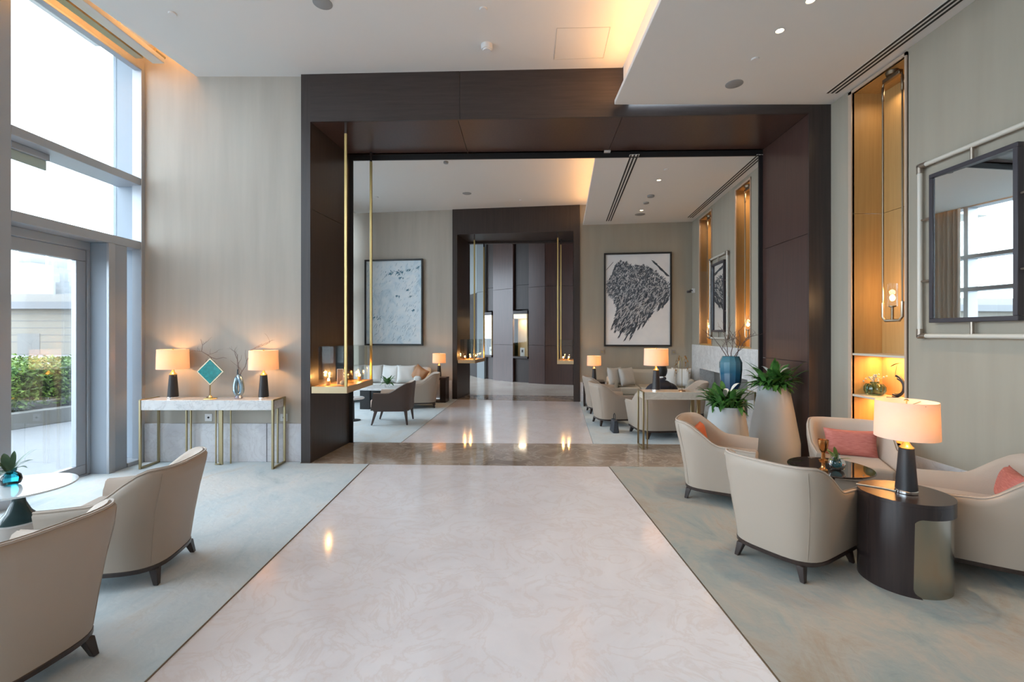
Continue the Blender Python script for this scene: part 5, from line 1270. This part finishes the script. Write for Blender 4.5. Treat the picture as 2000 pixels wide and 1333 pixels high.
for px, lb in ((1178, 'tiny wall plaque below the left corner of the feather painting'), (1313, 'tiny wall plaque below the right corner of the feather painting')):
    xx = (px - 1000) / FPX * 9.97; e = thing('wall_plaque', lb, 'plaque', (xx, wy(xx) - 0.001, 1.10), -0.135)
    m = MB(); m.box(-0.045, 0.045, -0.012, 0, -0.05, 0.05); m.build('plate', mat('plaque_taupe', (0.30, 0.26, 0.22), 0.4), e, bevel=0.002, seg=1)
    m = MB(); m.box(-0.02, 0.02, -0.014, -0.012, -0.02, 0.02); m.build('button', BRASSD, e)
e = thing('wall_camera', 'small dark wall camera in the far right corner', 'camera', (*RP(0.08, -0.001), 2.40), 0)
m = MB(); m.box(-0.05, 0.0, -0.03, 0.03, -0.05, 0.05); m.build('bracket', WHITEP, e, bevel=0.004, seg=1)
m = MB(); m.tube([(-0.03, 0, 0), (-0.11, -0.02, 0.01)], 0.012, 8); m.tube([(-0.10, -0.02, -0.02), (-0.17, -0.05, -0.03)], 0.025, 10); m.build('camera_head', FRAMEP, e, smooth=True, angle=40)

# ---- the seated man, seen from behind
def person():
    root = thing('person', 'man with short black hair in a dark suit jacket seated with his back to us', 'person', (2.235, 6.86, 0))
    SKIN = mat('skin', (0.30, 0.16, 0.11), 0.5); SUIT = mat('navy_jacket', (0.018, 0.018, 0.028), 0.75); HAIR = mat('black_hair', (0.008, 0.007, 0.007), 0.6); TROU = mat('dark_trousers', (0.015, 0.015, 0.02), 0.8)
    def skin(name, verts, edges, radii, mt, root_i=0, par=root, sub=2):
        me = bpy.data.meshes.new(name); me.from_pydata([Vector(v) for v in verts], edges, []); me.materials.append(mt)
        o = bpy.data.objects.new(name, me); COL.objects.link(o); o.parent = par
        sk = o.modifiers.new('skin', 'SKIN'); sk.use_smooth_shade = True
        for i, r_ in enumerate(radii): me.skin_vertices[0].data[i].radius = (r_[0], r_[1]) if isinstance(r_, tuple) else (r_, r_)
        for i in range(len(verts)): me.skin_vertices[0].data[i].use_root = (i == root_i)
        s_ = o.modifiers.new('sub', 'SUBSURF'); s_.levels = sub; s_.render_levels = sub
        return o
    # slouched torso leaning to his right front
    V = [(0, -0.02, 0.44), (0.005, -0.06, 0.56), (0.01, -0.05, 0.68), (0.005, -0.01, 0.735), (0.0, 0.02, 0.80), (0, 0.035, 0.85),
         (0.17, 0.0, 0.695), (0.235, 0.06, 0.56), (0.17, 0.26, 0.49), (0.10, 0.36, 0.50),
         (-0.16, 0.02, 0.695), (-0.235, 0.08, 0.56), (-0.17, 0.27, 0.49), (-0.06, 0.37, 0.50),
         (0.10, 0.06, 0.46), (0.13, 0.42, 0.47), (0.14, 0.46, 0.12), (0.14, 0.55, 0.045),
         (-0.10, 0.06, 0.46), (-0.13, 0.42, 0.47), (-0.14, 0.46, 0.12), (-0.14, 0.55, 0.045)]
    E = [(0, 1), (1, 2), (2, 3), (3, 4), (4, 5), (3, 6), (6, 7), (7, 8), (8, 9), (3, 10), (10, 11), (11, 12), (12, 13), (0, 14), (14, 15), (15, 16), (16, 17), (0, 18), (18, 19), (19, 20), (20, 21)]
    R = [(.15, .11), (.145, .11), (.145, .10), (.095, .075), (.052, .05), .05, .065, .05, .04, .03, .065, .05, .04, .03, .09, .07, .05, .035, .09, .07, .05, .035]
    skin('body', V, E, R, SUIT)
    # head
    hc = Vector((0.0, 0.045, 0.945))
    m = MB(); n, k = 28, 20; rr = []
    for a in range(k + 1):
        t = -PI / 2 + PI * a / k; ring = []
        for i in range(n):
            ph = 2 * PI * i / n; x = 0.076 * math.cos(t) * math.cos(ph); y = 0.096 * math.cos(t) * math.sin(ph); z = 0.115 * math.sin(t)
            if z < 0: x *= 1 + 0.9 * z; y *= 1 + 0.5 * z
            if y > 0.07 and -0.03 < z < 0.015 and abs(x) < 0.018: y += 0.022 * (1 - abs(x) / 0.018) * (1 - abs(z + 0.015) / 0.03)      # nose
            if y > 0.05 and 0.0 < z < 0.03 and 0.015 < abs(x) < 0.05: y -= 0.008                                                # eye sockets
            if y > 0.05 and -0.062 < z < -0.045 and abs(x) < 0.03: y += 0.005                                                   # lips
            ring.append(hc + Vector((x, y, z)))
        rr.append(ring)
    m.rings(rr); hd_ = m.build('head', SKIN, root, smooth=True, angle=80)
    m = MB(); m.tube([(0, 0.03, 0.80), (0, 0.035, 0.87)], 0.05, 16, 0.047); m.build('neck', SKIN, root, smooth=True)
    for s_ in (-1, 1):
        m = MB(); m.sphere(hc + Vector((s_ * 0.077, -0.004, -0.005)), 0.028, 12, 8, (0.35, 0.7, 1.1)); m.build('ear', SKIN, hd_, smooth=True)
        m = MB(); m.sphere(hc + Vector((s_ * 0.03, 0.083, 0.015)), 0.011, 10, 8); m.build('eye', mat('eye_white', (0.6, 0.58, 0.55), 0.2), hd_, smooth=True)
    m = MB(); m.tube([hc + Vector((-0.022, 0.091, -0.055)), hc + Vector((0, 0.096, -0.056)), hc + Vector((0.022, 0.091, -0.055))], 0.005, 8); m.build('mouth', mat('lips', (0.32, 0.12, 0.10), 0.4), hd_, smooth=True)
    # short hair cap following the skull, low at the nape, open over the face
    m = MB(); rr = []
    for a in range(k + 1):
        t0_ = PI / 2 - (PI / 2 + 0.75) * a / k; ring = []
        for i in range(n):
            ph = 2 * PI * i / n; lim = -0.62 if math.sin(ph) < -0.1 else (0.15 if math.sin(ph) < 0.5 else 0.62); t = max(t0_, lim)
            rr_ = 1.07 + 0.012 * math.sin(9 * ph + 5 * t); x = 0.080 * math.cos(t) * math.cos(ph) * rr_; y = 0.100 * math.cos(t) * math.sin(ph) * rr_; z = 0.122 * math.sin(t) * 1.03
            if z < 0: x *= 1 + 0.7 * z; y *= 1 + 0.4 * z
            ring.append(hc + Vector((x, y, z)))
        rr.append(ring)
    m.rings(rr, True, False); h = m.build('hair', HAIR, root, smooth=True, angle=80)
    h.modifiers.new('solid', 'SOLIDIFY').thickness = 0.004
    m = MB(); m.tube([(-0.06, 0.03, 0.845), (0, -0.03, 0.855), (0.06, 0.03, 0.845), (0, 0.085, 0.83), (-0.06, 0.03, 0.845)], 0.010, 8); m.build('collar', WHITEC, root, smooth=True)
    # hands resting on the lap
    for s_ in (-1, 1):
        hx = 0.10 if s_ > 0 else -0.06; hy = 0.37
        vs = [(hx, hy, 0.50), (hx, hy + 0.045, 0.505)]; es = [(0, 1)]; rs = [(.024, .018), (.034, .014)]
        for f_ in range(4):
            bx = hx - 0.027 + 0.018 * f_; ln = (0.062, 0.072, 0.068, 0.052)[f_]; i0 = len(vs)
            vs += [(bx, hy + 0.075, 0.507), (bx, hy + 0.075 + ln * 0.5, 0.505), (bx, hy + 0.075 + ln * 0.9, 0.492)]; es += [(1, i0), (i0, i0 + 1), (i0 + 1, i0 + 2)]; rs += [.0095, .0085, .0075]
        i0 = len(vs); vs += [(hx - s_ * 0.038, hy + 0.035, 0.50), (hx - s_ * 0.052, hy + 0.065, 0.495)]; es += [(0, i0), (i0, i0 + 1)]; rs += [.011, .009]
        skin('hand', vs, es, rs, SKIN, 0, root, 1)
        m = MB(); x = 0.14 * s_; m.sphere((x, 0.57, 0.046), 0.05, 14, 8, (0.8, 2.2, 0.75)); m.build('shoe', BLACK, root, smooth=True)
person()
e = thing('handbag', 'dark bag standing on the carpet beside the wide far armchair', 'bag', (1.56, 7.02, 0.004))
m = MB(); m.prism([(-0.05, -0.12), (0.05, -0.12), (0.05, 0.12), (-0.05, 0.12)], 0, 0.19, top=[(-0.03, -0.10), (0.03, -0.10), (0.03, 0.10), (-0.03, 0.10)]); m.build('bag_body', mat('bag_slate', (0.03, 0.035, 0.045), 0.6), e, bevel=0.015)
m = MB(); m.tube([(0, -0.06, 0.18), (0, -0.05, 0.26), (0, 0, 0.28), (0, 0.05, 0.26), (0, 0.06, 0.18)], 0.006, 8); m.build('handle', BLACK, e, smooth=True)

# ------------------------------------------------------------------ terrace and city outside
PAVE = mat('terrace_paving', (0.16, 0.16, 0.165), 0.7)
brk = N(PAVE, 'ShaderNodeTexBrick'); brk.inputs['Scale'].default_value = 1.0; brk.offset = 0.5
brk.inputs['Color1'].default_value = (0.1785, 0.1785, 0.187, 1.0); brk.inputs['Color2'].default_value = (0.1615, 0.1615, 0.17, 1.0); brk.inputs['Mortar'].default_value = (0.119, 0.119, 0.1275, 1.0)
brk.inputs['Brick Width'].default_value = 1.2; brk.inputs['Row Height'].default_value = 0.6; brk.inputs['Mortar Size'].default_value = 0.006
L(PAVE, coords(PAVE), brk.inputs['Vector']); L(PAVE, brk.outputs['Color'], PAVE.node_tree.nodes['Principled BSDF'].inputs['Base Color'])
m = MB(); m.box(-60, -4.62, -12, 24, -0.2, -0.01); st('floor', m, PAVE)
m = MB(); m.box(-120, -12.0, 24, 60, -0.2, -0.01); st('floor', m, mat('roadway', (0.192, 0.192, 0.192), 0.8))
e = thing('planter_bed', 'long low stone planter bed on the terrace outside the door', 'planter', (-8.0, 7.0, -0.01))
KERB = mat('planter_stone', (0.18, 0.1746, 0.1656), 0.7)
def kp(y): return 0.26 / 0.78 * y * 0 + (y * 0.30)
m = MB(); m.prism([(-0.10 + 0.0 - 0.9, -3.0), (0.12 - 0.9, -3.0), (0.12 + 1.2, 4.0), (-0.10 + 1.2, 4.0)], 0, 0.25); m.build('kerb', KERB, e, bevel=0.01)
m = MB(); m.prism([(-8, -3.0), (-1.0, -3.0), (1.1, 4.0), (-8, 4.0)], 0, 0.17); m.build('soil', SOIL, e)
def leaf_cloud(name, label, cat, seed, n, fbox, mt, size, kind_bush=None):
    rnd = random.Random(seed); m = MB()
    for i in range(n):
        p = fbox(rnd); a = rnd.uniform(0, 2 * PI); b = rnd.uniform(-0.6, 1.2); s_ = size * rnd.uniform(0.6, 1.3)
        u = Vector((math.cos(a) * math.cos(b), math.sin(a) * math.cos(b), math.sin(b))); v = u.orthogonal().normalized(); v.rotate(Matrix.Rotation(rnd.uniform(0, PI), 3, u)); v *= 0.4
        m.face([p - u * s_, p - v * s_, p + u * s_, p + v * s_])
    o = m.build(name, mt, recalc=False); return tag(o, label, cat, None, 'stuff')
HEDGE = mat('hedge_leaf', (0.06, 0.11, 0.012), 0.6); noisy(HEDGE, [(0.3, (0.034, 0.0765, 0.0136)), (0.7, (0.1615, 0.266, 0.0285))], 9, 3)
def hbox(r_):
    y = r_.uniform(4.5, 12.0); xo = -9.3 + 0.30 * (y - 7); dx = r_.uniform(-1.1, 1.1)
    if r_.random() < 0.55:
        z = 0.95 + 0.05 * math.sin(y * 2.3) + r_.gauss(0, 0.03)
        return Vector((xo + dx, y, z))
    z = 0.28 + 0.70 * r_.random() ** 0.8
    return Vector((xo + 1.1 + r_.gauss(0, 0.05), y, z))
hg = leaf_cloud('hedge', 'clipped yellow-green hedge in the terrace bed outside the door', 'hedge', 1, 20000, hbox, HEDGE, 0.038)
m = MB(); rnd = random.Random(4)
m.prism([(-9.3 - 0.9 + 0.3 * (-2.5), 4.5), (-9.3 + 0.9 + 0.3 * (-2.5), 4.5), (-9.3 + 0.9 + 0.3 * 5.0, 12.0), (-9.3 - 0.9 + 0.3 * 5.0, 12.0)], 0.35, 0.88)
m.build('hedge_core', mat('hedge_inner', (0.015, 0.03, 0.008), 0.9), hg)  # solid dark block filling the hedge behind its leaves
def bbox_(r_):
    a = r_.uniform(0, 2 * PI); t = r_.random() ** 0.5; return Vector((-8.45 + 0.45 * t * math.cos(a), 7.3 + 0.7 * t * math.sin(a), 0.16 + 0.30 * math.sqrt(max(0, 1 - t * t)) * r_.uniform(0.5, 1)))
leaf_cloud('low_shrub', 'small silvery green shrub in front of the terrace hedge', 'shrub', 2, 1800, bbox_, mat('silver_leaf', (0.09, 0.12, 0.10), 0.7), 0.03)
# far concrete building / viaduct
e = thing('long_building', 'long beige low building beyond the road', 'building', (-30, 33, 0))
BG = mat('beige_facade', (0.195, 0.1725, 0.1425), 0.8); BG2 = mat('grey_band', (0.15, 0.15, 0.1575), 0.8)
m = MB(); m.box(-40, 24, 0, 6, 0, 3.25); m.build('wall', BG, e)
m = MB(); m.box(-40, 24, -0.6, 6.4, 3.25, 3.75); m.build('fascia', BG2, e)
m = MB(); m.box(-40, 24, 0.3, 6, 3.75, 4.35); m.build('parapet', mat('pale_parapet', (0.225, 0.21, 0.195), 0.8), e)
m = MB()
for k in range(5): m.box(-40, 24, -0.02, 0, 0.9 + 0.5 * k, 0.93 + 0.5 * k)
m.build('groove_lines', BG2, e)
for k in range(9):
    m = MB(); m.box(-18 + 4.2 * k, -18 + 4.2 * k + 1.6, -0.03, 0.0, 0, 1.5); m.build('panel', mat('grey_panel', (0.165, 0.1575, 0.15), 0.8), e)
rnd = random.Random(31)
TW = mat('hazy_tower', (0.190, 0.194, 0.201), 0.9)
brk = N(TW, 'ShaderNodeTexBrick'); brk.offset = 0.0; brk.inputs['Scale'].default_value = 1.0
brk.inputs['Color1'].default_value = (0.182, 0.190, 0.198, 1); brk.inputs['Color2'].default_value = (0.186, 0.194, 0.201, 1); brk.inputs['Mortar'].default_value = (0.209, 0.209, 0.214, 1)
brk.inputs['Brick Width'].default_value = 5; brk.inputs['Row Height'].default_value = 4; brk.inputs['Mortar Size'].default_value = 0.6
L(TW, coords(TW, (1, 1, 1), (PI / 2, 0, 0)), brk.inputs['Vector']); L(TW, brk.outputs['Color'], TW.node_tree.nodes['Principled BSDF'].inputs['Base Color'])
for px, w_, h_, Y, lb in ((44, 9, 38, 200, 'tall hazy tower at the left of the door view'), (66, 6, 30, 220, 'narrow hazy tower second from left in the skyline'), (100, 8, 42, 240, 'hazy stepped tower in the middle of the skyline'), (122, 7, 32, 230, 'hazy tower at the right of the skyline'), (138, 6, 24, 215, 'low hazy tower next to the door frame')):
    e = thing('distant_tower', lb, 'building', ((px - 1000) / FPX * Y, Y, 0), 0, 'hazy skyline towers')
    m = MB(); m.box(-w_ / 2, w_ / 2, 0, w_, -1, h_ * 0.85); m.build('shaft', TW, e)
    m = MB(); m.box(-w_ * 0.3, w_ * 0.3, w_ * 0.1, w_ * 0.8, h_ * 0.85, h_); m.build('crown', TW, e)
